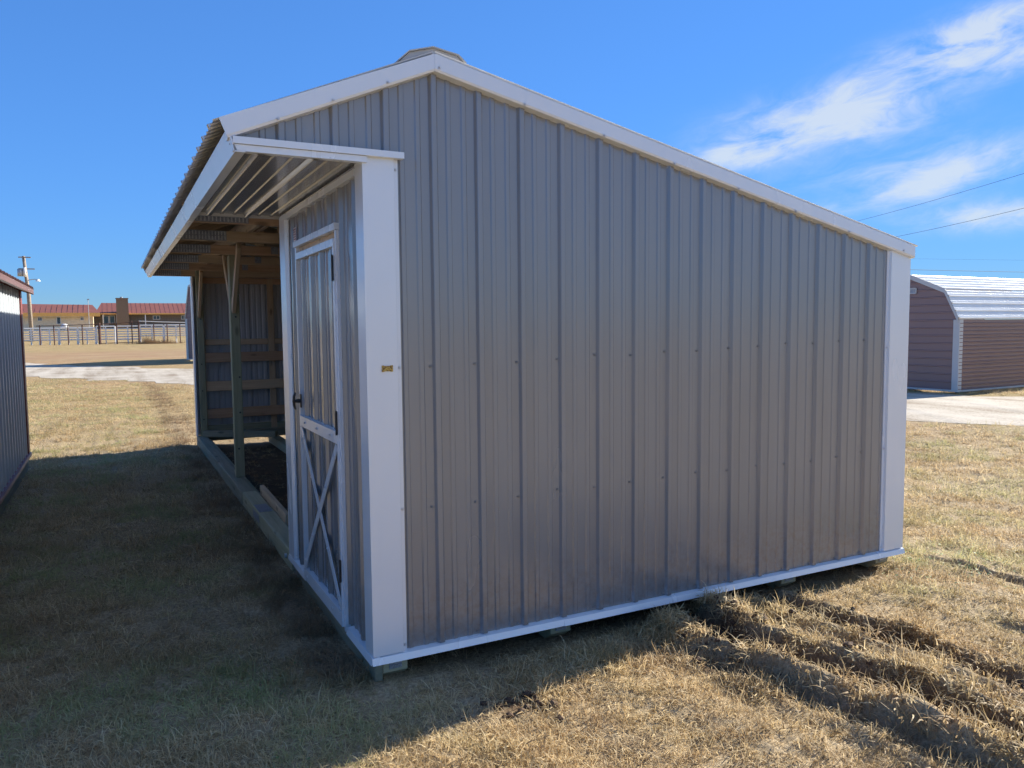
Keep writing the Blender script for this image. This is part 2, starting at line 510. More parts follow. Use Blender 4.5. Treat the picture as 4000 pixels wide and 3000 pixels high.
class MB:
    """collects faces in world coordinates; build() links ONE mesh object, origin at its middle"""

    def __init__(s):
        s.v, s.f = [], []

    def quad(s, a, b, c, d):
        n = len(s.v)
        s.v += [tuple(a), tuple(b), tuple(c), tuple(d)]
        s.f.append((n, n + 1, n + 2, n + 3))

    def hexa(s, p):      # 8 points: bottom 4 ccw, top 4 ccw
        n = len(s.v)
        s.v += [tuple(q) for q in p]
        for f in ((3, 2, 1, 0), (4, 5, 6, 7), (0, 1, 5, 4), (1, 2, 6, 5), (2, 3, 7, 6), (3, 0, 4, 7)):
            s.f.append(tuple(n + i for i in f))
        return s

    def box(s, x0, x1, y0, y1, z0, z1):
        return s.hexa([(x0, y0, z0), (x1, y0, z0), (x1, y1, z0), (x0, y1, z0), (x0, y0, z1), (x1, y0, z1), (x1, y1, z1), (x0, y1, z1)])

    def prism(s, poly, fa, fb):
        """poly: 2-d points; fa / fb turn one into the two end points"""
        n = len(s.v)
        k = len(poly)
        s.v += [tuple(fa(p)) for p in poly] + [tuple(fb(p)) for p in poly]
        s.f.append(tuple(n + i for i in range(k))[::-1])
        s.f.append(tuple(n + k + i for i in range(k)))
        for i in range(k):
            j = (i + 1) % k
            s.f.append((n + i, n + j, n + k + j, n + k + i))
        return s

    def tube(s, pts, r, seg=8, cap=True):
        pts = [Vector(p) for p in pts]
        n0 = len(s.v)
        for i, p in enumerate(pts):
            d = (pts[min(i + 1, len(pts) - 1)] - pts[max(i - 1, 0)]).normalized()
            a = d.orthogonal().normalized() if abs(d.z) > 0.9 else d.cross(Vector((0, 0, 1))).normalized()
            b = d.cross(a)
            rr = r[i] if isinstance(r, (list, tuple)) else r
            for k in range(seg):
                t = 2 * math.pi * k / seg
                s.v.append(tuple(p + (a * math.cos(t) + b * math.sin(t)) * rr))
        for i in range(len(pts) - 1):
            for k in range(seg):
                k2 = (k + 1) % seg
                s.f.append((n0 + i * seg + k, n0 + i * seg + k2, n0 + (i + 1) * seg + k2, n0 + (i + 1) * seg + k))
        if cap:
            s.f.append(tuple(n0 + k for k in range(seg))[::-1])
            s.f.append(tuple(n0 + (len(pts) - 1) * seg + k for k in range(seg)))
        return s

    def build(s, name, mat, parent=None, smooth=False, recalc=False):
        v = np.array(s.v, dtype=float)
        c = (v.min(0) + v.max(0)) / 2
        me = bpy.data.meshes.new(name)
        me.from_pydata((v - c).tolist(), [], s.f)
        me.materials.append(MATS[mat])
        if smooth:
            me.polygons.foreach_set('use_smooth', [True] * len(me.polygons))
        o = bpy.data.objects.new(name, me)
        COL.objects.link(o)
        attach(o, parent)
        o.location = c
        return o


def board(name, a, b, w, t, mat, parent, side=None, bev=0.003):
    """a timber from a to b: w across 'side', t across the third axis"""
    a, b = Vector(a), Vector(b)
    x = (b - a)
    L = x.length
    x.normalize()
    y = Vector(side) if side is not None else x.orthogonal()
    y = (y - x * y.dot(x)).normalized()
    z = x.cross(y)
    bm = bmesh.new()
    bmesh.ops.create_cube(bm, size=1.0)
    for v in bm.verts:
        v.co = Vector((v.co.x * L, v.co.y * w, v.co.z * t))
    bmesh.ops.bevel(bm, geom=bm.edges[:], offset=bev, segments=1, affect='EDGES')
    me = bpy.data.meshes.new(name)
    bm.to_mesh(me)
    bm.free()
    me.materials.append(MATS[mat])
    o = bpy.data.objects.new(name, me)
    COL.objects.link(o)
    attach(o, parent)
    M = Matrix((x, y, z)).transposed().to_4x4()
    M.translation = (a + b) / 2
    o.matrix_basis = M
    return o


RIB = 0.2286


def rib_profile(u0, u1, c0, h=0.019, spacing=RIB, extra=()):
    pts = []
    k0 = int(math.floor((u0 - c0) / spacing)) - 1
    k1 = int(math.ceil((u1 - c0) / spacing)) + 1
    q = spacing / RIB
    for k in range(k0, k1 + 1):
        c = c0 + k * spacing
        pts += [(c - .0245 * q, 0), (c - .0220 * q, h * .06), (c - .0135 * q, h * .86), (c - .0105 * q, h), (c + .0105 * q, h), (c + .0135 * q, h * .86), (c + .0220 * q, h * .06), (c + .0245 * q, 0),
                (c + .060 * q, 0), (c + .066 * q, .0058), (c + .084 * q, .0058), (c + .090 * q, 0),
                (c + .138 * q, 0), (c + .144 * q, .0058), (c + .162 * q, .0058), (c + .168 * q, 0)]

    def at(u):
        for (a, da), (b, db) in zip(pts, pts[1:]):
            if a <= u <= b:
                return da + (db - da) * (u - a) / max(b - a, 1e-9)
        return 0
    res = [(u0, at(u0))] + [p for p in pts if u0 + 1e-6 < p[0] < u1 - 1e-6] + [(u1, at(u1))]
    for e in extra:
        if u0 < e < u1:
            res.append((e, at(e)))
    return sorted(res)


def sheet(name, prof, vb, vt, place, mat, parent, nseg=1):
    m = MB()
    for u, d in prof:
        a, b = vb(u), vt(u)
        for i in range(nseg + 1):
            m.v.append(tuple(place(u, d, a + (b - a) * i / nseg)))
    k = nseg + 1
    for i in range(len(prof) - 1):
        for j in range(nseg):
            p = i * k + j
            m.f.append((p, p + k, p + k + 1, p + 1))
    return m.build(name, mat, parent)


def make_screw(mat):
    bm = bmesh.new()
    for (r, z0, z1, n) in ((0.0085, 0, 0.0025, 10), (0.0048, 0.0025, 0.008, 6)):
        vb = [bm.verts.new((r * math.cos(2 * math.pi * i / n), r * math.sin(2 * math.pi * i / n), z0)) for i in range(n)]
        vt = [bm.verts.new((r * math.cos(2 * math.pi * i / n), r * math.sin(2 * math.pi * i / n), z1)) for i in range(n)]
        bm.faces.new(vt)
        for i in range(n):
            bm.faces.new((vb[i], vb[(i + 1) % n], vt[(i + 1) % n], vt[i]))
    me = bpy.data.meshes.new('screw')
    bm.to_mesh(me)
    bm.free()
    me.materials.append(MATS[mat])
    return me


SCREW = {m: make_screw(m) for m in ('screw_grey', 'zinc', 'black')}


def screw(p, nrm, parent, kind='screw_grey', s=0.8, name='screw'):
    o = bpy.data.objects.new(name, SCREW[kind])
    COL.objects.link(o)
    attach(o, parent)
    o.rotation_mode = 'QUATERNION'
    o.rotation_quaternion = Vector(nrm).to_track_quat('Z', 'Y')
    o.location = Vector(p)
    o.scale = (s, s, s)
    return o


# ------------------------------------------------------------------ terrain
def smooth(a, b, x):
    t = np.clip((x - a) / (b - a), 0, 1)
    return t * t * (3 - 2 * t)


def vnoise(x, y, sc, seed=0):
    """cheap value noise on arrays"""
    X, Y = x * sc + seed * 17.3, y * sc - seed * 9.1
    xi, yi = np.floor(X), np.floor(Y)
    fx, fy = X - xi, Y - yi
    fx = fx * fx * (3 - 2 * fx)
    fy = fy * fy * (3 - 2 * fy)

    def hsh(a, b):
        s = np.sin(a * 127.1 + b * 311.7 + seed * 74.7) * 43758.5453
        return s - np.floor(s)
    return (hsh(xi, yi) * (1 - fx) + hsh(xi + 1, yi) * fx) * (1 - fy) + (hsh(xi, yi + 1) * (1 - fx) + hsh(xi + 1, yi + 1) * fx) * fy


GZ = -0.13
# skid drag ruts: control points (x, y), half width, depth
RUTS = [([(1.80, 0.35), (1.74, -0.38), (1.80, -0.65), (1.95, -1.17), (2.00, -1.80), (2.02, -3.2)], 0.09, 0.145),
        ([(2.36, 0.4), (2.40, -0.35), (2.46, -0.94), (2.52, -1.5), (2.58, -3.0)], 0.085, 0.125),
        ([(1.50, -0.30), (1.57, -0.64), (1.63, -0.94), (1.68, -1.4), (1.73, -3.0)], 0.06, 0.05),
        ([(3.93, 0.25), (4.04, -0.27), (4.03, -0.65), (4.0, -1.6)], 0.05, 0.03),
        ([(3.2, -0.9), (3.22, -1.6), (3.2, -2.6)], 0.06, 0.025)]


def rut_fields(x, y):
    dep = np.zeros_like(x)
    berm = np.zeros_like(x)
    soil = np.zeros_like(x)
    for pts, w, d in RUTS:
        ys = np.array([p[1] for p in pts])[::-1]
        xs = np.array([p[0] for p in pts])[::-1]
        wob = (vnoise(x * 0 + 3, y, 2.2, 5) - 0.5) * 0.04
        xc = np.interp(y, ys, xs) + wob
        on = smooth(ys[0] - 0.1, ys[0] + 0.3, y) * (1 - smooth(ys[-1] - 0.25, ys[-1], y))
        mod = 0.8 + 0.35 * vnoise(x * 0.3, y, 2.0, int(w * 1000))
        t = (x - xc + (vnoise(x, y, 9, 3) - 0.5) * 0.03) / w
        prof = np.exp(-np.abs(t) ** 5)
        dep += d * prof * on * mod
        berm += d * 0.62 * (np.exp(-((t - 1.75) / 0.6) ** 2) + 0.9 * np.exp(-((t + 1.75) / 0.6) ** 2)) * on * mod * (0.7 + 0.55 * vnoise(x, y, 5, 9))
        soil = np.maximum(soil, np.clip(np.exp(-np.abs(t * 0.74) ** 4) * on * (mod - 0.1) * (1.35 if d > 0.06 else 0.55), 0, 1))
    return dep, berm, soil


def bare(x, y):
    s = np.zeros_like(x)
    for (bx, by, rx, ry, a) in ((0.49, -0.50, 0.20, 0.10, 0.9), (1.50, -0.62, 0.16, 0.10, 0.8), (1.74, -0.30, 0.20, 0.16, 0.95), (0.30, -0.97, 0.10, 0.06, 0.7), (0.78, -0.98, 0.17, 0.07, 0.75), (2.1, 0.05, 0.4, 0.16, 0.8), (-0.13, 0.3, 0.1, 0.35, 0.6), (-0.14, 1.3, 0.1, 0.6, 0.6), (1.35, -1.1, 0.1, 0.07, 0.6)):
        q = ((x - bx) / rx) ** 2 + ((y - by) / ry) ** 2
        s = np.maximum(s, a * np.exp(-q * (0.7 + 0.9 * vnoise(x, y, 14, 2))))
    return s


def near_w(x, y):
    return 1 - smooth(9, 14, np.hypot(x - 1.0, y - 1.0))


def height(x, y, detail=True):
    x = np.asarray(x, float)
    y = np.asarray(y, float)
    z = np.full(x.shape, GZ)
    z = z + 2.1 * smooth(98, 150, y) + 0.0 * x
    if detail:
        nw = near_w(x, y)
        n = (vnoise(x, y, 1.3, 1) - 0.5) * 0.030 + (vnoise(x, y, 4.5, 2) - 0.5) * 0.034 + (vnoise(x, y, 13, 3) - 0.5) * 0.016 + (vnoise(x, y, 31, 4) - 0.5) * 0.009
        dep, berm, soil = rut_fields(x, y)
        mound = 0.085 * np.exp(-(((x - 1.88) / 0.13) ** 2 + ((y + 0.36) / 0.10) ** 2)) + 0.06 * np.exp(-(((x - 1.52) / 0.12) ** 2 + ((y + 0.22) / 0.12) ** 2)) + 0.05 * np.exp(-(((x - 1.95) / 0.1) ** 2 + ((y + 0.1) / 0.1) ** 2))
        rough = soil * (vnoise(x, y, 19, 8) - 0.5) * 0.045
        # keep the soil clear of the timber skids
        under = smooth(-0.05, 0.05, y) * (1 - smooth(8.5, 8.7, y)) * smooth(-0.12, -0.02, x) * (1 - smooth(3.62, 3.72, x))
        z = z + nw * (n * (1 - 0.5 * under) + (berm - dep + mound + rough) * (1 - 0.8 * under)) - 0.012 * under - 0.03 * smooth(-0.16, 0.0, y) * (1 - smooth(8.5, 8.7, y)) * smooth(0.15, 0.6, x) * (1 - smooth(3.5, 3.7, x))
    return z


ROAD_C = [(-60, 135), (-22, 68), (-4.3, 35.3), (1.45, 26.3), (7.4, 16.4), (13.0, 6.6), (18.5, -4.0), (40, -48)]
ROAD_W = 2.9


def road_dist(x, y):
    best = np.full(x.shape, 1e9)
    for (ax, ay), (bx, by) in zip(ROAD_C, ROAD_C[1:]):
        dx, dy = bx - ax, by - ay
        t = np.clip(((x - ax) * dx + (y - ay) * dy) / (dx * dx + dy * dy), 0, 1)
        best = np.minimum(best, np.hypot(x - ax - t * dx, y - ay - t * dy))
    return best


def build_ground():
    def axis(lo, hi, step, far):
        a = list(np.arange(lo, hi + 1e-6, step))
        s, v = step, hi
        while v < far:
            s *= 1.22
            v += s
            a.append(v)
        s, v, pre = step, lo, []
        while v > -far:
            s *= 1.22
            v -= s
            pre.append(v)
        return np.array(pre[::-1] + a)
    xs = axis(-3.2, 5.6, 0.025, 900)
    ys = axis(-2.6, 4.0, 0.025, 900)
    X, Y = np.meshgrid(xs, ys)
    Z = height(X, Y)
    nx, ny = len(xs), len(ys)
    V = np.stack([X, Y, Z], -1).reshape(-1, 3)
    i = np.arange(nx * ny).reshape(ny, nx)
    F = np.stack([i[:-1, :-1], i[:-1, 1:], i[1:, 1:], i[1:, :-1]], -1).reshape(-1, 4)
    me = bpy.data.meshes.new('ground')
    me.vertices.add(len(V))
    me.vertices.foreach_set('co', V.ravel())
    me.loops.add(F.size)
    me.loops.foreach_set('vertex_index', F.ravel())
    me.polygons.add(len(F))
    me.polygons.foreach_set('loop_start', np.arange(0, F.size, 4))
    me.polygons.foreach_set('loop_total', np.full(len(F), 4))
    me.update(calc_edges=True)
    me.polygons.foreach_set('use_smooth', np.ones(len(F), bool))
    _, _, soil = rut_fields(X, Y)
    soil = np.maximum(soil, bare(X, Y)) * near_w(X, Y)
    inside = smooth(0.0, 0.12, X) * (1 - smooth(3.55, 3.65, X)) * smooth(0.1, 0.3, Y) * (1 - smooth(8.5, 8.6, Y))
    soil = np.maximum(soil, inside * 0.85)
    far = smooth(9, 20, np.hypot(X - CAM.x, Y - CAM.y)) * (1 - inside)
    red = smooth(41, 45, Y + (vnoise(X, Y, 0.4, 3) - .5) * 5) * (1 - smooth(62, 70, Y)) * smooth(-40, -20, X)
    rd = road_dist(X, Y)
    shoulder = (1 - smooth(ROAD_W + 0.2, ROAD_W + 2.2, rd + (vnoise(X, Y, 0.7, 5) - 0.5) * 2.0))
    red = np.maximum(red, shoulder * 0.55)
    for nme, arr in (('soil', soil), ('far', far), ('red', red)):
        a = me.attributes.new(nme, 'FLOAT', 'POINT')
        a.data.foreach_set('value', arr.ravel().astype(np.float32))
    me.materials.append(MATS['ground'])
    o = bpy.data.objects.new('ground', me)
    COL.objects.link(o)
    o['kind'] = 'structure'


build_ground()


def build_road():
    m = MB()
    rows = []
    pts = [Vector((a, b, 0)) for a, b in ROAD_C]
    line = []
    for p, q in zip(pts, pts[1:]):
        n = max(2, int((q - p).length / 0.8))
        for i in range(n):
            line.append(p.lerp(q, i / n))
    line.append(pts[-1])
    # smooth the centre line
    for _ in range(12):
        line = [line[0]] + [(line[i - 1] + line[i] * 2 + line[i + 1]) / 4 for i in range(1, len(line) - 1)] + [line[-1]]
    for i, p in enumerate(line):
        d = (line[min(i + 1, len(line) - 1)] - line[max(i - 1, 0)]).normalized()
        s = Vector((d.y, -d.x, 0))
        j1 = 0.9 * (mnoise.noise((p.x * 0.9, p.y * 0.9, 1)) + 0.6 * mnoise.noise((p.x * 2.3, p.y * 2.3, 4)))
        j2 = 0.9 * (mnoise.noise((p.x * 0.9, p.y * 0.9, 9)) + 0.6 * mnoise.noise((p.x * 2.3, p.y * 2.3, 14)))
        rows.append([p + s * k for k in (-ROAD_W + j1, -1.4, 0, 1.4, ROAD_W + j2)])
    crown = (0.008, 0.03, 0.045, 0.03, 0.008)
    for r in rows:
        for k, q in enumerate(r):
            z = float(height(np.array([q.x]), np.array([q.y]), False)[0])
            m.v.append((q.x, q.y, z + crown[k]))
    for i in range(len(rows) - 1):
        for k in range(4):
            a = i * 5 + k
            m.f.append((a, a + 1, a + 6, a + 5))
    o = m.build('gravel_road', 'gravel', None, True)
    o['kind'] = 'structure'


build_road()

# ------------------------------------------------------------------ main shed
W, LT, L1 = 3.63, 8.42, 1.85
XR, ZR, SR_, SL_ = 0.3135, 2.6688, 0.2185, 0.428
ZS = 2.245
FH = 0.080


def roof(x):
    return ZR - (SR_ * (x - XR) if x > XR else SL_ * (XR - x))


shed = thing('loafing_shed', 'grey ribbed metal loafing shed with white trim, open front and X braced door', 'shed', (1.8, 4.2, GZ))
C0 = 0.318        # centre of the first rib on the end wall


def end_wall(y, out, mat):
    lo = [C0 + 0.023 - RIB * 4, C0 + 0.023]
    e = [-0.575] + [C0 + 0.024 + RIB * 4 * k for k in range(0, 4)] + [W - 0.01]
    for i, (a, b) in enumerate(zip(e, e[1:])):
        prof = rib_profile(a, b, C0, extra=(XR, 0.0, 0.0005))
        vb = (lambda u: 2.27 if u < 0.0003 else 0.004)
        s = sheet('siding_panel', prof, vb, lambda u: roof(u) + 0.06, lambda u, d, v: (u, y - out * d, v), mat, shed, 1)
        if out > 0:
            for k in range(14):
                x = C0 + k * RIB - 0.033
                if a <= x < b:
                    for z in (1.337 + 0.0055 * k + rnd.uniform(-.008, .008), 0.675 + rnd.uniform(-.012, .012), 0.016):
                        screw((x + rnd.uniform(-.004, .004), y - 0.0005, z), (0, -1, 0), s)
    return


end_wall(0.0, 1, 'siding')
end_wall(LT, -1, 'liner')
# rear wall (x = W), seen from inside the bay and from behind
e = [0.0 + 0.9144 * k for k in range(10)]
e = [v for v in e if v < LT - 0.1] + [LT]
for a, b in zip(e, e[1:]):
    sheet('siding_panel', rib_profile(a, b, 0.115), lambda u: 0.004, lambda u: roof(W) + FH + 0.004, lambda u, d, v: (W + d, u, v), 'liner', shed)

# front tack room wall (x = 0) with the door opening
DY0, DY1, DZ1 = 0.445, 1.385, 2.005
for a, b, z0 in ((0.0, DY0, 0.004), (DY0, DY1, DZ1), (DY1, L1 - 0.01, 0.004)):
    sheet('siding_panel', rib_profile(a, b, 0.20), lambda u, z0=z0: z0, lambda u: ZS, lambda u, d, v: (-d, u, v), 'siding', shed)
# partition between tack room and open bay
for a, b in ((0.02, 0.94), (0.94, 1.86), (1.86, 2.78), (2.78, W - 0.02)):
    sheet('partition_panel', rib_profile(a, b, 0.2), lambda u: -0.05, lambda u: roof(u), lambda u, d, v: (u, L1 + 0.01 + d, v), 'siding', shed)

# --- trims
# L shaped corner trims with a stepped flange
def corner_trim(x, y, sx, sy, z0, zt, wx=0.14, wy=0.115, th=0.028):
    """outer corner at (x - sx*th, y - sy*th); legs run +sx and +sy"""
    poly = [(x - sx * th, y - sy * th), (x + sx * (wx - .022), y - sy * th), (x + sx * (wx - .016), y - sy * 0.012), (x + sx * wx, y - sy * 0.012), (x + sx * wx, y - sy * 0.006),
            (x, y - sy * 0.006), (x - sx * 0.006, y), (x - sx * 0.006, y + sy * wy), (x - sx * 0.012, y + sy * wy), (x - sx * 0.012, y + sy * (wy - .016)), (x - sx * th, y + sy * (wy - .022))]
    if sx * sy < 0:
        poly = poly[::-1]
    zf = zt if callable(zt) else (lambda q: zt)
    return MB().prism(poly, lambda p: (p[0], p[1], z0), lambda p: (p[0], p[1], zf(p[0]))).build('corner_trim', 'white', shed)


ct = corner_trim(0, 0, 1, 1, 0.003, ZS + 0.024)
for z in (2.225, 1.334, 0.675, 0.03):
    screw((0.131, -0.013, z), (0, -1, 0), ct, 'zinc', 0.85)
ct = corner_trim(W, 0, -1, 1, 0.003, lambda x: roof(x) + 0.03, wx=0.18)
for z in (1.356, 0.69, 0.03):
    screw((W - 0.168, -0.013, z), (0, -1, 0), ct, 'zinc', 0.85)
corner_trim(0, LT, 1, -1, 0.003, ZS)
corner_trim(W, LT, -1, -1, 0.003, lambda x: roof(x) + 0.03)
# opening jamb: stepped trim on the end of the tack room front
m = MB().prism([(-0.012, 1.675), (-0.012, 1.70), (-0.030, 1.708), (-0.030, L1 + 0.02), (0.10, L1 + 0.02), (0.10, L1 + 0.014), (-0.022, L1 + 0.012), (-0.022, 1.712), (-0.006, 1.706), (-0.006, 1.675)][::-1],
               lambda p: (p[0], p[1], 0.003), lambda p: (p[0], p[1], ZS - 0.002))
jt = m.build('jamb_trim', 'white', shed)
for z in (2.1, 1.335, 0.675, 0.03):
    screw((-0.013, 1.687, z), (-1, 0, 0), jt, 'zinc', 0.9)

# base trim: a drip edge under the panels, two lapped lengths on the end wall
def drip(a, b, fx):
    poly = [(0.0, 0.003), (-0.032, -0.003), (-0.040, -0.034), (-0.036, -0.034), (-0.028, -0.007), (0.0, -0.003)]
    return MB().prism(poly, lambda p: fx(a, p), lambda p: fx(b, p))


drip(-0.035, 1.0, lambda t, p: (t, p[0], p[1])).build('base_trim', 'white', shed)
drip(0.99, W + 0.035, lambda t, p: (t, p[0] - 0.0025, p[1] - 0.001)).build('base_trim', 'white', shed)
drip(0.40, -0.03, lambda t, p: (p[0], t, p[1])).build('base_trim', 'white', shed)
drip(L1 + 0.02, 1.345, lambda t, p: (p[0], t, p[1])).build('base_trim', 'white', shed)
drip(LT + 0.02, -0.0, lambda t, p: (W - p[0], t, p[1])).build('base_trim', 'white', shed)

# rake trims on both gables
def rake(x0, x1, y, s, cutperp=False):
    def cs(x):
        zb = roof(x)
        # vertical face, bottom lip turned to the wall, top flange over the roof edge
        return [(y + s * 0.01, zb), (y - s * 0.045, zb + 0.004), (y - s * 0.050, zb + 0.014), (y - s * 0.050, zb + FH), (y + s * 0.075, zb + FH + 0.006), (y + s * 0.075, zb + FH + 0.002), (y - s * 0.044, zb + FH - 0.005), (y - s * 0.044, zb + 0.016), (y + s * 0.01, zb + 0.006)]
    a, b = cs(x0), cs(x1)
    m = MB()
    n = len(a)
    sl = -SL_ if x1 < XR else 0.0
    def pt(x, q, e):
        # square cut end at the low eave
        return (x + (e * (q[1] - roof(x)) * 0.42 if e else 0), q[0], q[1])
    m.v = [pt(x0, q, 0) for q in a] + [pt(x1, q, -1.0 if cutperp else 0) for q in b]
    m.f = [tuple(range(n))[::-1], tuple(range(n, 2 * n))] + [(i, (i + 1) % n, n + (i + 1) % n, n + i) for i in range(n)]
    return m.build('rake_trim', 'white', shed)


rr = rake(XR, 3.668, -0.002, 1)
for x, z in ((0.773, 2.579), (1.229, 2.479), (1.679, 2.377), (2.135, 2.277), (2.581, 2.178), (3.041, 2.081), (3.553, 1.985), (0.335, 2.69)):
    screw((x, -0.0525, z), (0, -1, 0), rr, 'zinc', 0.85)
rl = rake(XR, -0.585, 0.0, 1, True)
for x, z in ((-0.154, 2.488), (-0.387, 2.384), (0.09, 2.592)):
    screw((x, -0.0505, z), (0, -1, 0), rl, 'zinc', 0.85)
rake(XR, 3.668, LT, -1)
rake(XR, -0.585, LT, -1, True)

# boxed eave over the door: two lapped strips on the gable face
MB().box(-0.568, 0.158, -0.056, -0.02, 2.268, 2.296).build('eave_box_trim', 'white', shed)
MB().box(-0.566, -0.010, -0.046, -0.006, 2.240, 2.2665).build('eave_box_trim', 'white', shed)

# fascia along the low front eave (slightly raked), eave drip, soffit return
zf0, zf1 = 2.236, 2.335
for a, b in ((-0.046, 2.02), (2.025, 5.2), (5.205, LT + 0.05)):
    o_ = 0.003 if a > 2 and a < 5 else 0.0
    MB().prism([(-0.560 + o_, zf0), (-0.590 + o_, zf1 - 0.012), (-0.584 + o_, zf1 - 0.012), (-0.552 + o_, zf0 + 0.006), (-0.52, zf0 + 0.006), (-0.52, zf0)],
               lambda p: (p[0], a, p[1]), lambda p: (p[0], b, p[1])).build('fascia', 'white', shed)
# soffit under the boxed eave
for a, b in ((-0.535, -0.27), (-0.27, -0.004)):
    sheet('soffit_panel', rib_profile(a, b, -0.455), lambda u: -0.02, lambda u: 1.90, lambda u, d, v: (u, v, 2.2535 - d), 'siding', shed)
MB().box(-0.52, 0.0, 1.895, 1.925, 2.236, 2.262).build('soffit_trim', 'pale_trim', shed)
MB().box(-0.031, -0.003, 0.10, L1 + 0.01, 2.205, 2.237).build('wall_top_trim', 'white', shed)

# roof sheets, ribs running down the slope
e = [-0.045 + 0.9144 * k for k in range(10)]
e = [v for v in e if v < LT - 0.1] + [LT + 0.045]
for a, b in zip(e, e[1:]):
    nrm = math.hypot(1, SL_)
    sheet('roof_panel', rib_profile(a, b, 0.10), lambda u: XR - 0.004, lambda u: -0.640,
          lambda u, d, v: (v - d * SL_ / nrm, u, roof(v) + FH + 0.008 + d / nrm), 'roof_metal', shed)
    sheet('roof_panel', rib_profile(a, b, 0.10), lambda u: XR + 0.004, lambda u: 3.705,
          lambda u, d, v: (v + d * SR_, u, roof(v) + FH + 0.008 + d), 'roof_metal', shed)
# vented ridge cap
zc = ZR + FH
cap = [(-0.165, -0.060), (-0.115, -0.014), (0.0, 0.020), (0.125, 0.002), (0.165, -0.030)]
capi = [(x * 0.985, z - 0.005) for x, z in cap][::-1]
MB().prism([(XR + x, zc + 0.018 + z) for x, z in cap + capi][::-1], lambda p: (p[0], -0.035, p[1]), lambda p: (p[0], LT + 0.035, p[1])).build('ridge_cap', 'pale_trim', shed)

MB().prism([(XR + x * 0.96, zc + 0.018 + z - 0.006) for x, z in cap][::-1] + [(XR - 0.158, roof(XR - 0.158) + FH + 0.002), (XR, ZR + FH - 0.002), (XR + 0.158, roof(XR + 0.158) + FH + 0.002)],
           lambda p: (p[0], -0.022, p[1]), lambda p: (p[0], 0.02, p[1])).build('ridge_closure', 'pale_trim', shed)

# --- timber skids and sills
SK = [(0.035, 0.155), (0.960, 1.082), (2.627, 2.749), (3.50, 3.62)]
for i, (a, b) in enumerate(SK):
    y0 = 0.03 if i == 0 else 0.055
    # nose cut back at the ends
    sk = MB().prism([(y0, -0.043), (y0, -0.108), (y0 + 0.06, -0.150), (LT - 0.06, -0.150), (LT - 0.02, -0.095), (LT - 0.02, -0.043)],
                    lambda p: (a, p[0], p[1]), lambda p: (b, p[0], p[1])).build('skid', 'treated', shed)
    # toothed connector plate on the nose
    pl = MB().box(a + 0.03, b - 0.03, y0 - 0.004, y0 - 0.0005, -0.094, -0.046).build('connector_plate', 'plate', sk)
    for r in range(2):
        for c in range(8):
            x = a + 0.034 + c * (b - a - 0.068) / 7
            MB().box(x, x + 0.004, y0 - 0.009, y0 - 0.004, -0.088 + r * 0.022, -0.078 + r * 0.022).build('plate_tooth', 'zinc', sk)
# floor joists / floor edge under the tack room
board('rim_joist', (0.012, 0.02, -0.073), (0.012, L1, -0.073), 0.145, 0.038, 'treated_old', shed, (0, 0, 1))
board('rim_joist', (0.06, 0.052, -0.022), (W - 0.03, 0.052, -0.022), 0.04, 0.038, 'treated', shed, (0, 1, 0))
for y in (0.45, 0.95, 1.45):
    board('floor_joist', (0.03, y, -0.030), (W - 0.03, y, -0.030), 0.03, 0.038, 'treated', shed, (0, 0, 1))
MB().box(0.03, W - 0.03, 0.04, L1, -0.012, 0.0).build('floor_deck', 'treated', shed)
# low front sill across the open bay: two timbers butted, with a splice plate
sill1 = board('sill_beam', (0.045, L1 + 0.02, -0.062), (0.045, 4.08, -0.062), 0.135, 0.125, 'treated', shed, (0, 0, 1), 0.006)
sill2 = board('sill_beam', (0.040, 4.085, -0.062), (0.040, LT - 0.02, -0.062), 0.135, 0.125, 'treated_old', shed, (0, 0, 1), 0.006)
MB().box(-0.015, 0.09, 3.16, 3.46, 0.0056, 0.0076).build('splice_plate', 'plate', shed)
MB().box(-0.0215, -0.0195, 3.16, 3.46, -0.085, -0.02).build('splice_plate', 'plate', shed)
# far sill
board('sill_beam', (0.10, LT - 0.09, -0.01), (W - 0.05, LT - 0.09, 0.03), 0.12, 0.10, 'treated_old', shed, (0, 0, 1), 0.006)
MB().tube([(-0.034, 2.02, -0.055), (-0.02, 2.02, -0.055)], 0.016, 10).build('bolt', 'zinc', shed)

# --- posts and knee braces on the open front
def post(y, brace):
    p = board('post', (0.075, y, 0.006), (0.075, y, 2.245), 0.09, 0.09, 'treated', shed, (1, 0, 0), 0.005)
    for z in (0.28, 0.62, 1.05, 1.62, 1.78):
        if brace:
            screw((0.085 + rnd.uniform(-.02, .02), y - 0.0452, z + rnd.uniform(-.05, .05)), (0, -1, 0), p, 'black', 1.1, 'nail')
    if -1 in brace:
        board('knee_brace', (0.06, y - 0.045, 1.70), (0.06, y - 0.56, 2.30), 0.09, 0.036, 'pine', shed, (0, 0, 1))
    if 1 in brace:
        board('knee_brace', (0.06, y + 0.045, 1.74), (0.06, y + 0.52, 2.30), 0.09, 0.036, 'pine', shed, (0, 0, 1))
    if brace:
        board('post_scab', (0.0755, y - 0.064, 1.86), (0.0755, y - 0.064, 2.35), 0.088, 0.036, 'treated', shed, (1, 0, 0))


post(4.88, (-1, 1))
post(LT - 0.09, (-1,))
board('header_beam', (0.105, L1 + 0.03, 2.40), (0.105, LT - 0.05, 2.40), 0.14, 0.036, 'pine_red', shed, (0, 0, 1))
board('header_beam', (0.040, L1 + 0.03, 2.40), (0.040, LT - 0.05, 2.40), 0.14, 0.036, 'pine', shed, (0, 0, 1))

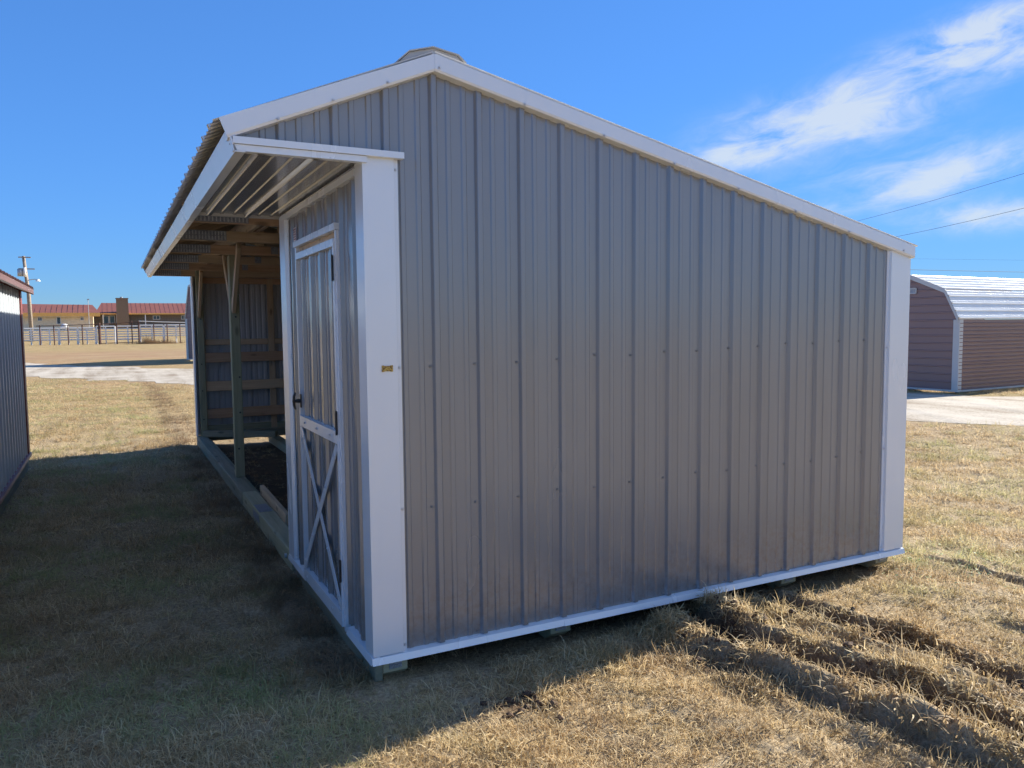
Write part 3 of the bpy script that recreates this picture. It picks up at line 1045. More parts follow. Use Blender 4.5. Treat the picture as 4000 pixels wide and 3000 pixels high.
# --- trusses, purlins and heel plates
for k in range(6):
    y = 2.35 + 1.18 * k
    if y > LT - 0.2:
        y = LT - 0.12
    tr = board('truss_bottom_chord', (-0.555, y, 2.290), (1.62, y, 2.290), 0.088, 0.036, 'pine' if k % 2 else 'pine_red', shed, (0, 0, 1))
    # square block and lapped chord behind the front beam
    board('chord_splice', (0.02 + 0.05 * k % 0.2, y + 0.038, 2.290), (1.5, y + 0.038, 2.290), 0.086, 0.036, 'pine', shed, (0, 0, 1))
    board('truss_top_chord', (-0.56, y, roof(-0.56) + 0.035), (XR, y, roof(XR) + 0.035), 0.085, 0.036, 'pine', shed, (0, 0, 1))
    board('truss_top_chord', (XR, y, roof(XR) + 0.035), (W - 0.02, y, roof(W) + 0.035), 0.085, 0.036, 'pine', shed, (0, 0, 1))
    board('truss_web', (XR, y, 2.34), (XR, y, 2.62), 0.085, 0.034, 'pine', shed, (1, 0, 0))
    hp = MB().box(-0.50, -0.15, y - 0.0215, y - 0.0185, 2.252, 2.332)
    hp.build('heel_plate', 'plate', tr)
    t = MB()
    for r in range(2):
        for c in range(14):
            x = -0.49 + c * 0.025
            t.box(x, x + 0.007, y - 0.0255, y - 0.0215, 2.258 + r * 0.037, 2.288 + r * 0.037)
    t.build('plate_teeth', 'zinc', tr)['kind'] = 'stuff'
    MB().box(0.36 + 0.03 * k, 0.43 + 0.03 * k, y - 0.0215, y - 0.0185, 2.262, 2.332).build('splice_plate', 'plate', tr)
for x in (-0.50, -0.1, 0.26):
    board('purlin', (x, L1 + 0.05, roof(x) + 0.080), (x, LT - 0.03, roof(x) + 0.080), 0.085, 0.028, 'pine', shed, (1, 0, -SL_))
for x in (0.40, 1.0, 1.7, 2.4, 3.1, 3.5):
    board('purlin', (x, 0.05, roof(x) + 0.072), (x, LT - 0.03, roof(x) + 0.072), 0.085, 0.028, 'pine', shed, (1, 0, -SR_))

# --- far end wall framing
yi = LT - 0.055
for x0, zt in ((0.085, 1.93), (1.045, 2.24), (2.0, 2.24), (2.9, 2.02)):
    board('stud', (x0, yi, 0.05), (x0, yi, zt), 0.085, 0.038, 'pine', shed, (1, 0, 0))
for i, z in enumerate((1.112, 0.705, 0.315)):
    board('kick_rail', (0.03, yi - 0.040, z), (W - 0.06, yi - 0.040, z + 0.01), 0.14, 0.036, 'pine_red' if i != 1 else 'pine', shed, (0, 0, 1))
for a, b in ((0.13, 0.998), (1.09, 1.955), (2.045, 2.855)):
    board('girt', (a, yi + 0.012, 1.33), (b, yi + 0.012, 1.33), 0.082, 0.036, 'pine', shed, (0, 0, 1))
board('bottom_plate', (0.12, yi + 0.008, 0.085), (W - 0.05, yi + 0.008, 0.085), 0.12, 0.036, 'treated', shed, (0, 0, 1))
board('top_plate', (0.12, yi, 2.20), (2.6, yi, 2.20), 0.085, 0.034, 'pine_red', shed, (0, 0, 1))
# rear wall framing
for y in (2.4, 3.6, 4.8, 6.0, 7.2):
    board('stud', (W - 0.05, y, 0.0), (W - 0.05, y, 1.9), 0.038, 0.085, 'pine', shed, (1, 0, 0))
for z in (1.11, 0.705, 0.315):
    board('kick_rail', (W - 0.115, L1 + 0.05, z), (W - 0.115, LT - 0.12, z), 0.14, 0.036, 'pine_red', shed, (0, 0, 1))

# --- door
def strip(name, y0, y1, z0, z1, x0, x1, parent, mat='white'):
    return MB().box(x0, x1, y0, y1, z0, z1).build(name, mat, parent)


fr = shed
strip('door_casing', 1.352, 1.388, 0.0, 2.0, -0.034, -0.002, shed)
strip('door_casing', 0.428, 0.452, -0.035, 2.0, -0.034, -0.002, shed)
strip('door_casing', 0.420, 1.392, 2.001, 2.034, -0.044, -0.002, shed)
strip('door_stop', 0.455, 1.350, 1.965, 2.0, -0.012, 0.02, shed, 'pine')
door = sheet('door', rib_profile(0.462, 1.346, 0.575), lambda u: 0.03, lambda u: 1.955, lambda u, d, v: (-0.008 - d, u, v), 'siding', shed)
strip('door_top_rail', 0.458, 1.349, 1.925, 1.962, -0.042, -0.012, door)
strip('door_lock_rail', 0.476, 1.330, 0.930, 0.992, -0.044, -0.012, door)
strip('door_bottom_rail', 0.458, 1.349, -0.018, 0.052, -0.044, -0.012, door)
strip('door_stile', 0.456, 0.4755, 0.054, 1.923, -0.042, -0.012, door)
strip('door_stile', 1.3305, 1.350, 0.054, 1.923, -0.042, -0.012, door)
for sgn, off in ((1, 0.0), (-1, 0.0035)):
    a = Vector((-0.036 - off, 0.487, 0.072 if sgn > 0 else 0.912))
    b = Vector((-0.036 - off, 1.320, 0.912 if sgn > 0 else 0.072))
    d = (b - a).normalized()
    n = Vector((0, -d.z, d.y)) * 0.0215
    q = Vector((-0.005, 0, 0))
    br = MB().hexa([a - n, b - n, b + n, a + n, a - n + q, b - n + q, b + n + q, a + n + q]).build('cross_brace', 'white', door)
    for t in (0.06, 0.3, 0.7, 0.94):
        screw(a.lerp(b, t) + q, (-1, 0, 0), br, 'zinc', 0.9)
for y in (0.6, 0.9, 1.2):
    screw((-0.0445, y, 0.961), (-1, 0, 0), door, 'zinc', 1.0)
    screw((-0.0445, y + 0.05, 0.02), (-1, 0, 0), door, 'zinc', 1.0)
for z0, z1 in ((1.755, 1.877), (0.982, 1.097), (0.222, 0.333)):
    hg = MB().box(-0.047, -0.043, 0.450, 0.472, z0, z1)
    hg.tube([(-0.049, 0.4545, z0 - 0.004), (-0.049, 0.4545, z1 + 0.004)], 0.005, 8)
    hg.build('hinge', 'black', door)
# black T handle
h = MB().box(-0.050, -0.043, 1.272, 1.302, 1.045, 1.125)
h.tube([(-0.050, 1.287, 1.085), (-0.082, 1.287, 1.085)], [0.013, 0.009], 10)
h.tube([(-0.078, 1.287, 1.034), (-0.085, 1.287, 1.058), (-0.087, 1.287, 1.085), (-0.085, 1.287, 1.112), (-0.078, 1.287, 1.136)], [0.005, 0.008, 0.009, 0.008, 0.005], 8)
h.build('door_handle', 'black', door)

# maker's tag on the corner trim and printed sticker beside the door head
MB().prism([(0.041, 1.318), (0.052, 1.318), (0.053, 1.3205), (0.081, 1.3205), (0.082, 1.318), (0.093, 1.318), (0.093, 1.347), (0.082, 1.347), (0.081, 1.3445), (0.053, 1.3445), (0.052, 1.347), (0.041, 1.347)],
           lambda p: (p[0], -0.0325, p[1]), lambda p: (p[0], -0.0285, p[1])).build('amber_tag', 'amber', shed)
st = MB().box(-0.0218, -0.0205, 1.400, 1.475, 2.035, 2.128).build('sticker', 'sticker', shed)
pr = MB()
for r in range(6):
    z = 2.119 - r * 0.0145
    y = 1.469
    while y > 1.406:
        w_ = rnd.uniform(0.006, 0.016)
        pr.box(-0.0228, -0.0219, max(1.405, y - w_), y, z - rnd.uniform(0.005, 0.009), z)
        y -= w_ + 0.004
pr.build('printed_lines', 'print', st)

# scrap board lying along the sill
sb = board('scrap_board', (0.132, 2.72, 0.02), (0.150, 4.02, 0.02), 0.089, 0.038, 'pine', None, (0, 0, 1))
tag(sb, 'pale loose lumber board lying against the inside of the front sill', 'board')
sb2 = board('scrap_timber', (0.06, LT - 0.20, 0.045), (0.95, LT - 0.75, 0.045), 0.085, 0.085, 'treated_old', None, (0, 0, 1))
sb2.location.z = 0.049
tag(sb2, 'grey timber laid crosswise on the sill at the far end of the bay', 'timber')

# ------------------------------------------------------------------ white shed on the left
ws = thing('white_shed', 'white ribbed metal shed with red corner trim and dark red roof', 'shed', (-3.6, 3.4, GZ))
XW = -1.99
ya, yb = 0.2, 7.42
e = [ya + 0.9144 * k for k in range(9)]
e = [v for v in e if v < yb - 0.1] + [yb]
for a, b in zip(e, e[1:]):
    sheet('siding_panel', rib_profile(a, b, 0.1, 0.018), lambda u: 0.065, lambda u: 1.985, lambda u, d, v: (XW + d, u, v), 'white_siding', ws)
wx0 = -5.2


def wroof(x):
    xr = (XW + wx0) / 2
    return 2.0 + 0.33 * (abs(XW - xr) - abs(x - xr))


for y, s in ((yb, 1), (ya, -1)):
    for i in range(3):
        a = wx0 + (XW - wx0) * i / 3
        b = wx0 + (XW - wx0) * (i + 1) / 3
        sheet('siding_panel', rib_profile(a, b, 0.0, 0.018, extra=((XW + wx0) / 2,)), lambda u: 0.065, lambda u: wroof(u) - 0.01, lambda u, d, v: (u, y + s * d, v), 'white_siding', ws)
sheet('siding_panel', rib_profile(ya, yb, 0.1, 0.018), lambda u: 0.065, lambda u: 1.985, lambda u, d, v: (wx0 - d, u, v), 'white_siding', ws)
MB().prism([(XW + 0.026, yb - 0.115), (XW + 0.026, yb + 0.026), (XW - 0.12, yb + 0.026), (XW - 0.12, yb + 0.003), (XW + 0.003, yb + 0.003), (XW + 0.003, yb - 0.115)], lambda p: (p[0], p[1], 0.06), lambda p: (p[0], p[1], 1.99)).build('corner_trim', 'red_trim', ws)
MB().prism([(XW + 0.026, ya + 0.115), (XW + 0.026, ya - 0.026), (XW - 0.12, ya - 0.026), (XW - 0.12, ya - 0.003), (XW + 0.003, ya - 0.003), (XW + 0.003, ya + 0.115)][::-1], lambda p: (p[0], p[1], 0.06), lambda p: (p[0], p[1], 1.99)).build('corner_trim', 'red_trim', ws)
MB().prism([(0.0, 0.070), (0.038, 0.064), (0.046, 0.036), (0.0, 0.036)], lambda p: (XW + p[0], ya, p[1]), lambda p: (XW + p[0], yb + 0.03, p[1])).build('base_trim', 'red_trim', ws)
e = [ya - 0.1 + 0.9144 * k for k in range(9)]
e = [v for v in e if v < yb] + [yb + 0.12]
xr = (XW + wx0) / 2
for a, b in zip(e, e[1:]):
    sheet('roof_panel', rib_profile(a, b, 0.02, 0.02), lambda u: xr, lambda u: XW + 0.15, lambda u, d, v: (v + d * 0.3, u, wroof(v) + 0.06 + d), 'maroon_roof', ws)
    sheet('roof_panel', rib_profile(a, b, 0.02, 0.02), lambda u: xr, lambda u: wx0 - 0.15, lambda u, d, v: (v - d * 0.3, u, wroof(v) + 0.06 + d), 'maroon_roof', ws)
MB().prism([(XW + 0.03, 1.99), (XW + 0.135, 1.955), (XW + 0.142, 1.955), (XW + 0.142, 2.014), (XW + 0.03, 2.05)], lambda p: (p[0], ya - 0.1, p[1]), lambda p: (p[0], yb + 0.12, p[1])).build('eave_trim', 'maroon_roof', ws)
MB().prism([(XW + 0.14, 1.945), (XW + 0.14, 2.02), (xr, wroof(xr) + 0.07), (xr, wroof(xr))], lambda p: (p[0], yb + 0.10, p[1]), lambda p: (p[0], yb + 0.13, p[1])).build('rake_trim', 'red_trim', ws)
for x in (XW - 0.06, (XW + wx0) / 2, wx0 + 0.06):
    board('skid', (x, ya, -0.058), (x, yb, -0.058), 0.19, 0.13, 'treated_old', ws, (0, 0, 1), 0.006)
MB().box(wx0 + 0.02, XW - 0.005, ya + 0.02, yb - 0.02, 0.038, 0.06).build('floor_deck', 'treated_old', ws)

# ------------------------------------------------------------------ gambrel sheds
def gambrel(name, label, corner, ang, wid, leng, zb, ze, zk, kx, zr, along_first=True):
    """corner: near corner; the gable end runs along ey, the eave side along ex"""
    ex = Vector((math.cos(ang), math.sin(ang), 0))
    ey = Vector((-math.sin(ang), math.cos(ang), 0))
    c = Vector((*corner, 0))
    P = lambda u, v, z: c + ex * u + ey * v + Vector((0, 0, z))
    t = thing(name, label, 'shed', tuple(P(leng / 2, wid / 2, GZ)), 'brown gambrel sheds')
    prof = [(0, ze), (kx, zk), (wid / 2, zr), (wid - kx, zk), (wid, ze)]

    def top(v):
        for (a, za), (b, zb_) in zip(prof, prof[1:]):
            if a <= v <= b:
                return za + (zb_ - za) * (v - a) / (b - a)
        return ze

    def inv(z):     # half width of the gable left at height z
        if z <= ze:
            return 0.0
        for (a, za), (b, zb_) in zip(prof[:2], prof[1:3]):
            if za <= z <= zb_:
                return a + (b - a) * (z - za) / (zb_ - za)
        return wid / 2
    # gable ends: horizontal lap sheets, each 0.23 m course its own sheet
    zz = zb
    while zz < zr - 0.02:
        z1 = min(zz + 0.178, zr - 0.005)
        for u, s in ((0.0, -1), (leng, 1)):
            a0, a1 = inv(zz), inv(z1)
            if s < 0 or zz < 0.4:
                mm = MB()
                q = [(zz, 0.0), (zz + 0.010, 0.016), (zz + 0.028, 0.016), (zz + 0.040, 0.0), (z1, 0.0)]
                for (za, da), (zb2, db) in zip(q, q[1:]):
                    if zb2 > z1:
                        zb2 = z1
                    va, vb_ = inv(za), inv(zb2)
                    mm.quad(P(u + s * da, va, za), P(u + s * da, wid - va, za), P(u + s * db, wid - vb_, zb2), P(u + s * db, vb_, zb2))
                mm.build('siding_panel', 'brown_siding', t)
        zz = z1
    # eave side walls, three ribs to a course
    for v, s in ((0.0, -1), (wid, 1)):
        zz = zb
        while zz < ze - 0.02:
            z1 = min(zz + 0.62, ze)
            pr_ = rib_profile(zz, z1, zb + 0.03, 0.014, 0.1)
            pr_ = [(zz, 0)]
            k = zz + 0.012
            while k < z1 - 0.05:
                pr_ += [(k, 0), (k + 0.012, 0.024), (k + 0.024, 0.024), (k + 0.040, 0)]
                k += 0.0914
            pr_.append((z1, 0))
            sheet('siding_panel', pr_, lambda q: 0.0, lambda q: leng, lambda q, d, w_: P(w_, v + s * d, q), 'brown_siding', t)
            zz = z1
    # roof: stacked sheets with ribs along the eave
    for i, ((a, za), (b, zb_)) in enumerate(zip(prof, prof[1:])):
        L_ = math.hypot(b - a, zb_ - za)
        n = 2 if L_ < 1 else 2
        nv = Vector((-(zb_ - za) / L_, (b - a) / L_))
        for k in range(n):
            u0, u1 = L_ * k / n, L_ * (k + 1) / n
            pr_ = rib_profile(u0, u1, 0.03, 0.026, 0.19)
            off = 0.028
            sheet('roof_panel', pr_, lambda q: -0.05, lambda q: leng + 0.05,
                  lambda q, d, w_: P(w_, a + (b - a) * q / L_ + nv.x * (d + off), za + (zb_ - za) * q / L_ + nv.y * (d + off)), 'galv', t)
    # gable edge trim
    for u, s in ((0.0, -1), (leng, 1)):
        for (a, za), (b, zb_) in zip(prof, prof[1:]):
            mm = MB()
            hw = 0.06
            mm.hexa([P(u + s * 0.018, a, za - hw), P(u + s * 0.018, b, zb_ - hw), P(u + s * 0.055, b, zb_ - hw), P(u + s * 0.055, a, za - hw),
                     P(u + s * 0.018, a, za + 0.05), P(u + s * 0.018, b, zb_ + 0.05), P(u + s * 0.055, b, zb_ + 0.05), P(u + s * 0.055, a, za + 0.05)])
            mm.build('gable_trim', 'pale_trim', t)
    for u, su in ((0, 1), (leng, -1)):
        for v, sv in ((0, 1), (wid, -1)):
            mm = MB()
            o_ = 0.022
            pl = [(u - su * o_, v - sv * o_), (u + su * 0.13, v - sv * o_), (u + su * 0.13, v - sv * 0.016), (u - su * 0.016, v - sv * 0.016), (u - su * 0.016, v + sv * 0.12), (u - su * o_, v + sv * 0.12)]
            mm.prism(pl, lambda p: P(p[0], p[1], zb), lambda p: P(p[0], p[1], ze)).build('corner_trim', 'pale_trim', t)
    for a_, b_, c_, d_ in ((-0.03, leng + 0.03, -0.035, 0.0), (-0.03, leng + 0.03, wid, wid + 0.035), (-0.035, 0.0, 0.0, wid), (leng, leng + 0.035, 0, wid)):
        MB().hexa([P(a_, c_, zb - 0.03), P(b_, c_, zb - 0.03), P(b_, d_, zb - 0.03), P(a_, d_, zb - 0.03), P(a_, c_, zb + 0.012), P(b_, c_, zb + 0.012), P(b_, d_, zb + 0.012), P(a_, d_, zb + 0.012)]).build('base_trim', 'pale_trim', t)
    for v in (0.06, wid / 2, wid - 0.06):
        a_ = P(0.1, v, zb - 0.07)
        board('skid', a_, P(leng - 0.1, v, zb - 0.07), 0.08, 0.09, 'treated_old', t, (0, 0, 1))
    # louvred vent near the peak
    vt = MB()
    for dz0, dz1, dv0, dv1 in ((0, 0.02, 0, 0.36), (0.12, 0.14, 0, 0.36), (0, 0.14, 0, 0.02), (0, 0.14, 0.34, 0.36), (0, 0.14, 0.17, 0.19)):
        v0 = wid / 2 - 0.18
        vt.hexa([P(-0.018, v0 + dv0, zr - 0.42 + dz0), P(-0.035, v0 + dv0, zr - 0.42 + dz0), P(-0.035, v0 + dv1, zr - 0.42 + dz0), P(-0.018, v0 + dv1, zr - 0.42 + dz0),
                 P(-0.018, v0 + dv0, zr - 0.42 + dz1), P(-0.035, v0 + dv0, zr - 0.42 + dz1), P(-0.035, v0 + dv1, zr - 0.42 + dz1), P(-0.018, v0 + dv1, zr - 0.42 + dz1)])
    ve = vt.build('gable_vent', 'pale_trim', t)
    for k in range(4):
        z = zr - 0.40 + k * 0.026
        MB().hexa([P(-0.018, v0 + .02, z), P(-0.030, v0 + .02, z), P(-0.030, v0 + .34, z), P(-0.018, v0 + .34, z), P(-0.018, v0 + .02, z + .016), P(-0.024, v0 + .02, z + .016), P(-0.024, v0 + .34, z + .016), P(-0.018, v0 + .34, z + .016)]).build('louvre', 'pale_trim', ve)
    return t


gambrel('gambrel_shed', 'brown metal gambrel shed with bright silver roof beyond the gravel road', (16.18, 7.74), R(2), 2.44, 5.2, -0.06, 1.57, 2.25, 0.34, 2.62)
gambrel('gambrel_shed', 'distant brown gambrel shed half hidden behind the far post of the open bay', (5.35, 36.6), R(40), 4.6, 6.0, -0.03, 2.05, 3.7, 0.30, 4.5)
for o in bpy.data.objects:
    if o.name.startswith('gambrel_shed') and 'label' in o:
        pass

# ------------------------------------------------------------------ far ranch house
def gz(x, y):
    return float(height(np.array([x]), np.array([y]), False)[0])


F_PX = 3034.26


def bearing_x(px, y, py=1262.0):
    """x of the thing seen at this bearing when it stands at distance y"""
    d = fw + r2 * ((px - 2000) / F_PX) - u2 * ((py - 1500) / F_PX)
    return CAM.x + d.x / d.y * (y - CAM.y)


def level_z(py, y, px=400.0):
    d = fw + r2 * ((px - 2000) / F_PX) - u2 * ((py - 1500) / F_PX)
    return CAM.z + d.z / d.y * (y - CAM.y)


HY = 140.0
house = thing('ranch_house', 'long low ranch house with red metal roof, brick chimney and orange fascia', 'house', (0, HY + 4, gz(0, HY)))
K = 140.0 / 86.6      # the house stands 140 m out


def hx(px):
    return bearing_x(px, HY)


def hz(py):
    return level_z(py, HY)


zg = gz(0, HY) - 0.2
# left wing (nearer), cream wall under an orange fascia
xl0, xl1 = hx(40), hx(365)
MB().box(xl0, xl1, HY, HY + 9, zg, hz(1236)).build('wall', 'cream_wall', house)
MB().box(xl0 - 0.4, hx(393), HY - 0.9, HY - 0.6, hz(1236), hz(1222)).build('fascia', 'orange_fascia', house)
ml = MB()
ml.hexa([(xl0 - 0.4, HY - 0.9, hz(1223)), (hx(393), HY - 0.9, hz(1223)), (hx(393), HY + 9.5, hz(1223)), (xl0 - 0.4, HY + 9.5, hz(1223)),
         (xl0 - 0.4, HY + 4.2, hz(1185)), (hx(362), HY + 4.2, hz(1188)), (hx(362), HY + 4.4, hz(1188)), (xl0 - 0.4, HY + 4.4, hz(1185))])
rf = ml.build('roof', 'red_roof', house)
# standing seams
for k in range(26):
    x = xl0 + 0.3 + k * 0.75
    if x < hx(355):
        MB().hexa([(x, HY - 0.9, hz(1223) + 0.01), (x + 0.06, HY - 0.9, hz(1223) + 0.01), (x + 0.06, HY + 4.2, hz(1187) + 0.01), (x, HY + 4.2, hz(1187) + 0.01),
                   (x, HY - 0.9, hz(1223) + 0.03), (x + 0.06, HY - 0.9, hz(1223) + 0.03), (x + 0.06, HY + 4.2, hz(1187) + 0.03), (x, HY + 4.2, hz(1187) + 0.03)]).build('roof_seam', 'red_roof', rf)


def hwin(x0, x1, z0, z1, y, name='window', mull=True):
    o = MB().box(x0, x1, y - 0.10, y - 0.02, z0, z1).build(name, 'fence_white', house)
    mid = (x0 + x1) / 2
    if mull:
        for a, b in ((x0 + 0.08, mid - 0.03), (mid + 0.03, x1 - 0.08)):
            MB().box(a, b, y - 0.115, y - 0.102, z0 + 0.08, z1 - 0.08).build('pane', 'glass', o)
    else:
        MB().box(x0 + 0.1, x1 - 0.1, y - 0.115, y - 0.102, z0 + 0.1, z1 - 0.1).build('pane', 'glass', o)


hwin(hx(148), hx(166), hz(1253), hz(1238), HY)
hwin(hx(314), hx(329), hz(1252), hz(1238), HY)
hwin(hx(221), hx(239), hz(1266), hz(1237), HY, 'door', False)
# main wing (set back) with porch
y2 = HY + 6
K2 = (HY + 6) / HY


def mx(px):
    return bearing_x(px, y2)


def mz(py):
    return level_z(py, y2)


xm0, xm1 = mx(365), mx(900)
MB().box(xm0, xm1, y2, y2 + 10, zg, mz(1228)).build('wall', 'brick_shade', house)
mm = MB()
mm.hexa([(mx(372), y2 - 1.2, mz(1225)), (xm1 + 0.5, y2 - 1.2, mz(1225)), (xm1 + 0.5, y2 + 11, mz(1225)), (mx(372), y2 + 11, mz(1225)),
         (mx(398), y2 + 4.8, mz(1180)), (xm1 + 0.5, y2 + 4.8, mz(1180)), (xm1 + 0.5, y2 + 5.0, mz(1180)), (mx(398), y2 + 5.0, mz(1180))])
rf2 = mm.build('roof', 'red_roof', house)
k = 0
x = mx(402)
while x < xm1:
    MB().hexa([(x, y2 - 1.2, mz(1225) + 0.01), (x + 0.06, y2 - 1.2, mz(1225) + 0.01), (x + 0.06, y2 + 4.8, mz(1180) + 0.01), (x, y2 + 4.8, mz(1180) + 0.01),
               (x, y2 - 1.2, mz(1225) + 0.03), (x + 0.06, y2 - 1.2, mz(1225) + 0.03), (x + 0.06, y2 + 4.8, mz(1180) + 0.03), (x, y2 + 4.8, mz(1180) + 0.03)]).build('roof_seam', 'red_roof', rf2)
    x += 0.75
MB().box(mx(395), xm1 + 0.5, y2 - 1.25, y2 - 1.202, mz(1229), mz(1224)).build('fascia', 'orange_fascia', house)
hwin(mx(598), mx(626), mz(1249), mz(1233), y2)
hwin(mx(708), mx(730), mz(1249), mz(1233), y2)
hwin(mx(404), mx(426), mz(1268), mz(1233), y2, 'door', False)
hwin(mx(428), mx(450), mz(1264), mz(1233), y2, 'window', False)
ch = MB().hexa([(mx(456), y2 - 2.0, zg), (mx(505), y2 - 2.0, zg), (mx(505), y2 - 0.2, zg), (mx(456), y2 - 0.2, zg), (mx(457), y2 - 2.0, mz(1168)), (mx(503), y2 - 2.0, mz(1168)), (mx(503), y2 - 0.2, mz(1168)), (mx(457), y2 - 0.2, mz(1168))]).build('chimney', 'brick', house)
MB().box(mx(455), mx(505), y2 - 2.1, y2 - 0.1, mz(1168), mz(1165)).build('chimney_cap', 'brick', ch)
MB().tube([(mx(478), y2 - 1.1, mz(1165)), (mx(478), y2 - 1.1, mz(1160))], 0.22, 10).build('flue', 'grey_can', ch)
for px in (402, 455, 566):
    MB().box(mx(px), mx(px) + 0.16, y2 - 1.1, y2 - 0.94, zg, mz(1228)).build('porch_post', 'fence_white', house)
an = thing('antenna', 'thin rooftop antenna mast rising over the red roofed house', 'antenna', (hx(349), HY - 1.2, zg))
MB().tube([(hx(349), HY - 1.2, zg), (hx(349), HY - 1.2, hz(1170))], 0.045, 6).build('mast', 'grey_can', an)
MB().box(hx(345), hx(354), HY - 1.35, HY - 1.1, hz(1173), hz(1169)).build('head', 'grey_can', an)

# propane tank in front of the house
px0, px1 = bearing_x(236, HY - 6), bearing_x(267, HY - 6)
tank = thing('propane_tank', 'white horizontal propane tank in front of the cream house wall', 'tank', ((px0 + px1) / 2, HY - 6, gz(0, HY - 6)))
zt_ = level_z(1275, HY - 6)
MB().tube([(px0, HY - 6, zt_), (px0 + 0.15, HY - 6, zt_), (px0 + 0.35, HY - 6, zt_), (px1 - 0.35, HY - 6, zt_), (px1 - 0.15, HY - 6, zt_), (px1, HY - 6, zt_)], [0.12, 0.36, 0.46, 0.46, 0.36, 0.12], 14).build('tank_body', 'fence_white', tank, True)
for x in (px0 + 0.4, px1 - 0.5):
    MB().box(x, x + 0.12, HY - 6.3, HY - 5.7, gz(0, HY - 6) - 0.05, zt_ - 0.35).build('leg', 'grey_can', tank)

# ------------------------------------------------------------------ utility pole with transformer and lamp
PY = 108.0
PX = bearing_x(118, PY)
pole = thing('utility_pole', 'wooden utility pole with transformer, crossarms and a street lamp, left background', 'utility pole', (PX, PY, gz(PX, PY)))
kk = PY / 86.6


def pz(py):
    return level_z(py, PY, 115)


MB().tube([(PX + 0.10, PY, gz(PX, PY) - 0.3), (PX, PY, 6.0), (PX - 0.32, PY, pz(1001))], [0.25, 0.21, 0.17], 10).build('pole', 'pole_wood', pole, True)
MB().box(PX - 0.85, PX + 0.45, PY - 0.25, PY - 0.15, pz(1008), pz(1004)).build('crossarm', 'pole_wood', pole)
MB().box(PX - 0.9, PX + 0.8, PY - 0.25, PY - 0.15, pz(1053), pz(1049)).build('crossarm', 'pole_wood', pole)
MB().tube([(PX - 0.72, PY - 0.1, pz(1080)), (PX - 0.72, PY - 0.1, pz(1052))], 0.32, 12).build('transformer', 'grey_can', pole, True)
MB().tube([(PX - 0.25, PY - 0.3, pz(1082)), (PX - 0.25, PY - 0.3, pz(1046))], 0.16, 10).build('insulator_case', 'fence_white', pole, True)
MB().tube([(PX + 0.05, PY, pz(1094)), (PX + 0.7, PY - 0.3, pz(1091)), (PX + 1.05, PY - 0.4, pz(1092))], 0.05, 6).build('lamp_arm', 'grey_can', pole)
MB().tube([(PX + 1.08, PY - 0.4, pz(1099)), (PX + 1.08, PY - 0.4, pz(1091))], [0.30, 0.12], 10).build('lamp_head', 'fence_white', pole)

# overhead wires on the right
def wire(label, a, b, r, sag):
    a, b = Vector(a), Vector(b)
    pts = []
    for i in range(33):
        t = -1.2 + 3.9 * i / 32
        p = a.lerp(b, t)
        p.z += sag * (t - 0.0) * (t - 1.0)
        pts.append(p)
    o = MB().tube(pts, r, 5).build('power_line', 'wire')
    tag(o, label, 'wire', 'overhead wires in the right sky')


def far_pt(base, k):
    b = Vector(base)
    return CAM + (b - CAM) * k


wire('uppermost thin overhead wire slanting across the clouds at right', far_pt((22.53, 15.16, 5.15), 1.51), far_pt((25, 11.49, 6.21), 1.168), 0.0075, 0.15)
wire('second overhead wire slanting down to the rear roof corner at right', far_pt((23.02, 14.51, 4.45), 1.39), far_pt((25.02, 11.45, 5.12), 1.133), 0.0075, 0.12)
wire('level dark overhead wire just above the silver gambrel roof', far_pt((23.32, 14.11, 3.31), 2.2), far_pt((25.06, 11.4, 3.09), 2.5), 0.014, 0.02)
wire('faint level overhead wire above the dark one at right', far_pt((23.03, 14.5, 3.71), 2.6), far_pt((25.05, 11.41, 3.47), 2.9), 0.005, 0.02)

# ------------------------------------------------------------------ corral fence: white panels and rusty posts
FY = 96.0
fk = FY / 86.6


def fx_(px):
    return bearing_x(px, FY)


def fz(py):
    return level_z(py, FY)


def corral_panel(x0, x1, y, zb, zt, label):
    t = thing('corral_panel', label, 'fence panel', ((x0 + x1) / 2, y, GZ), 'white corral panels')
    rails = 6
    for i in range(rails):
        z = zb + (zt - zb) * i / (rails - 1)
        MB().tube([(x0, y, z), (x1, y, z)], 0.09 if i in (0, rails - 1) else 0.075, 6).build('rail', 'fence_white', t)
    for x in (x0, (x0 + x1) / 2, x1):
        MB().tube([(x, y, GZ - 0.02), (x, y, zt + 0.02)], 0.075, 6).build('upright', 'fence_white', t)


def hj(x):
    return x


names = ['leftmost white pipe corral panel beside the utility pole', 'white pipe corral panel right of the utility pole base', 'white pipe corral panel below the cream house wall',
         'white pipe corral panel left of the thick rusty gate post', 'white pipe corral panel right of the thick rusty gate post', 'white pipe corral panel under the house chimney', 'white pipe corral panel behind the dry weeds, near the open bay', 'rightmost white pipe corral panel, next to the distant brown shed']
xs_ = [fx_(p) for p in (78, 150, 225, 300, 372, 450, 545, 640, 735)]
for i in range(8):
    corral_panel(xs_[i] + 0.06, xs_[i + 1] - 0.06, FY + (1.5 if i < 5 else 0.6), fz(1326 if i < 6 else 1314), fz(1281 if i < 4 else 1275 if i < 6 else 1272), names[i])
plabels = ['rusty fence post, leftmost in the corral row', 'second rusty fence post from the utility pole', 'third rusty fence post from the utility pole', 'fourth rusty fence post, left of the thick gate post',
           'thick rusty gate post in the middle of the corral', 'rusty fence post right of the thick gate post', 'rusty fence post below the brick chimney', 'tall rusty corner post left of the dry weeds', 'rusty post standing in the dry weeds', 'rusty post right of the dry weeds', 'rusty fence post nearest the distant brown shed']
ppx = [154, 209, 264, 320, 387, 455, 514, 541, 600, 652, 702]
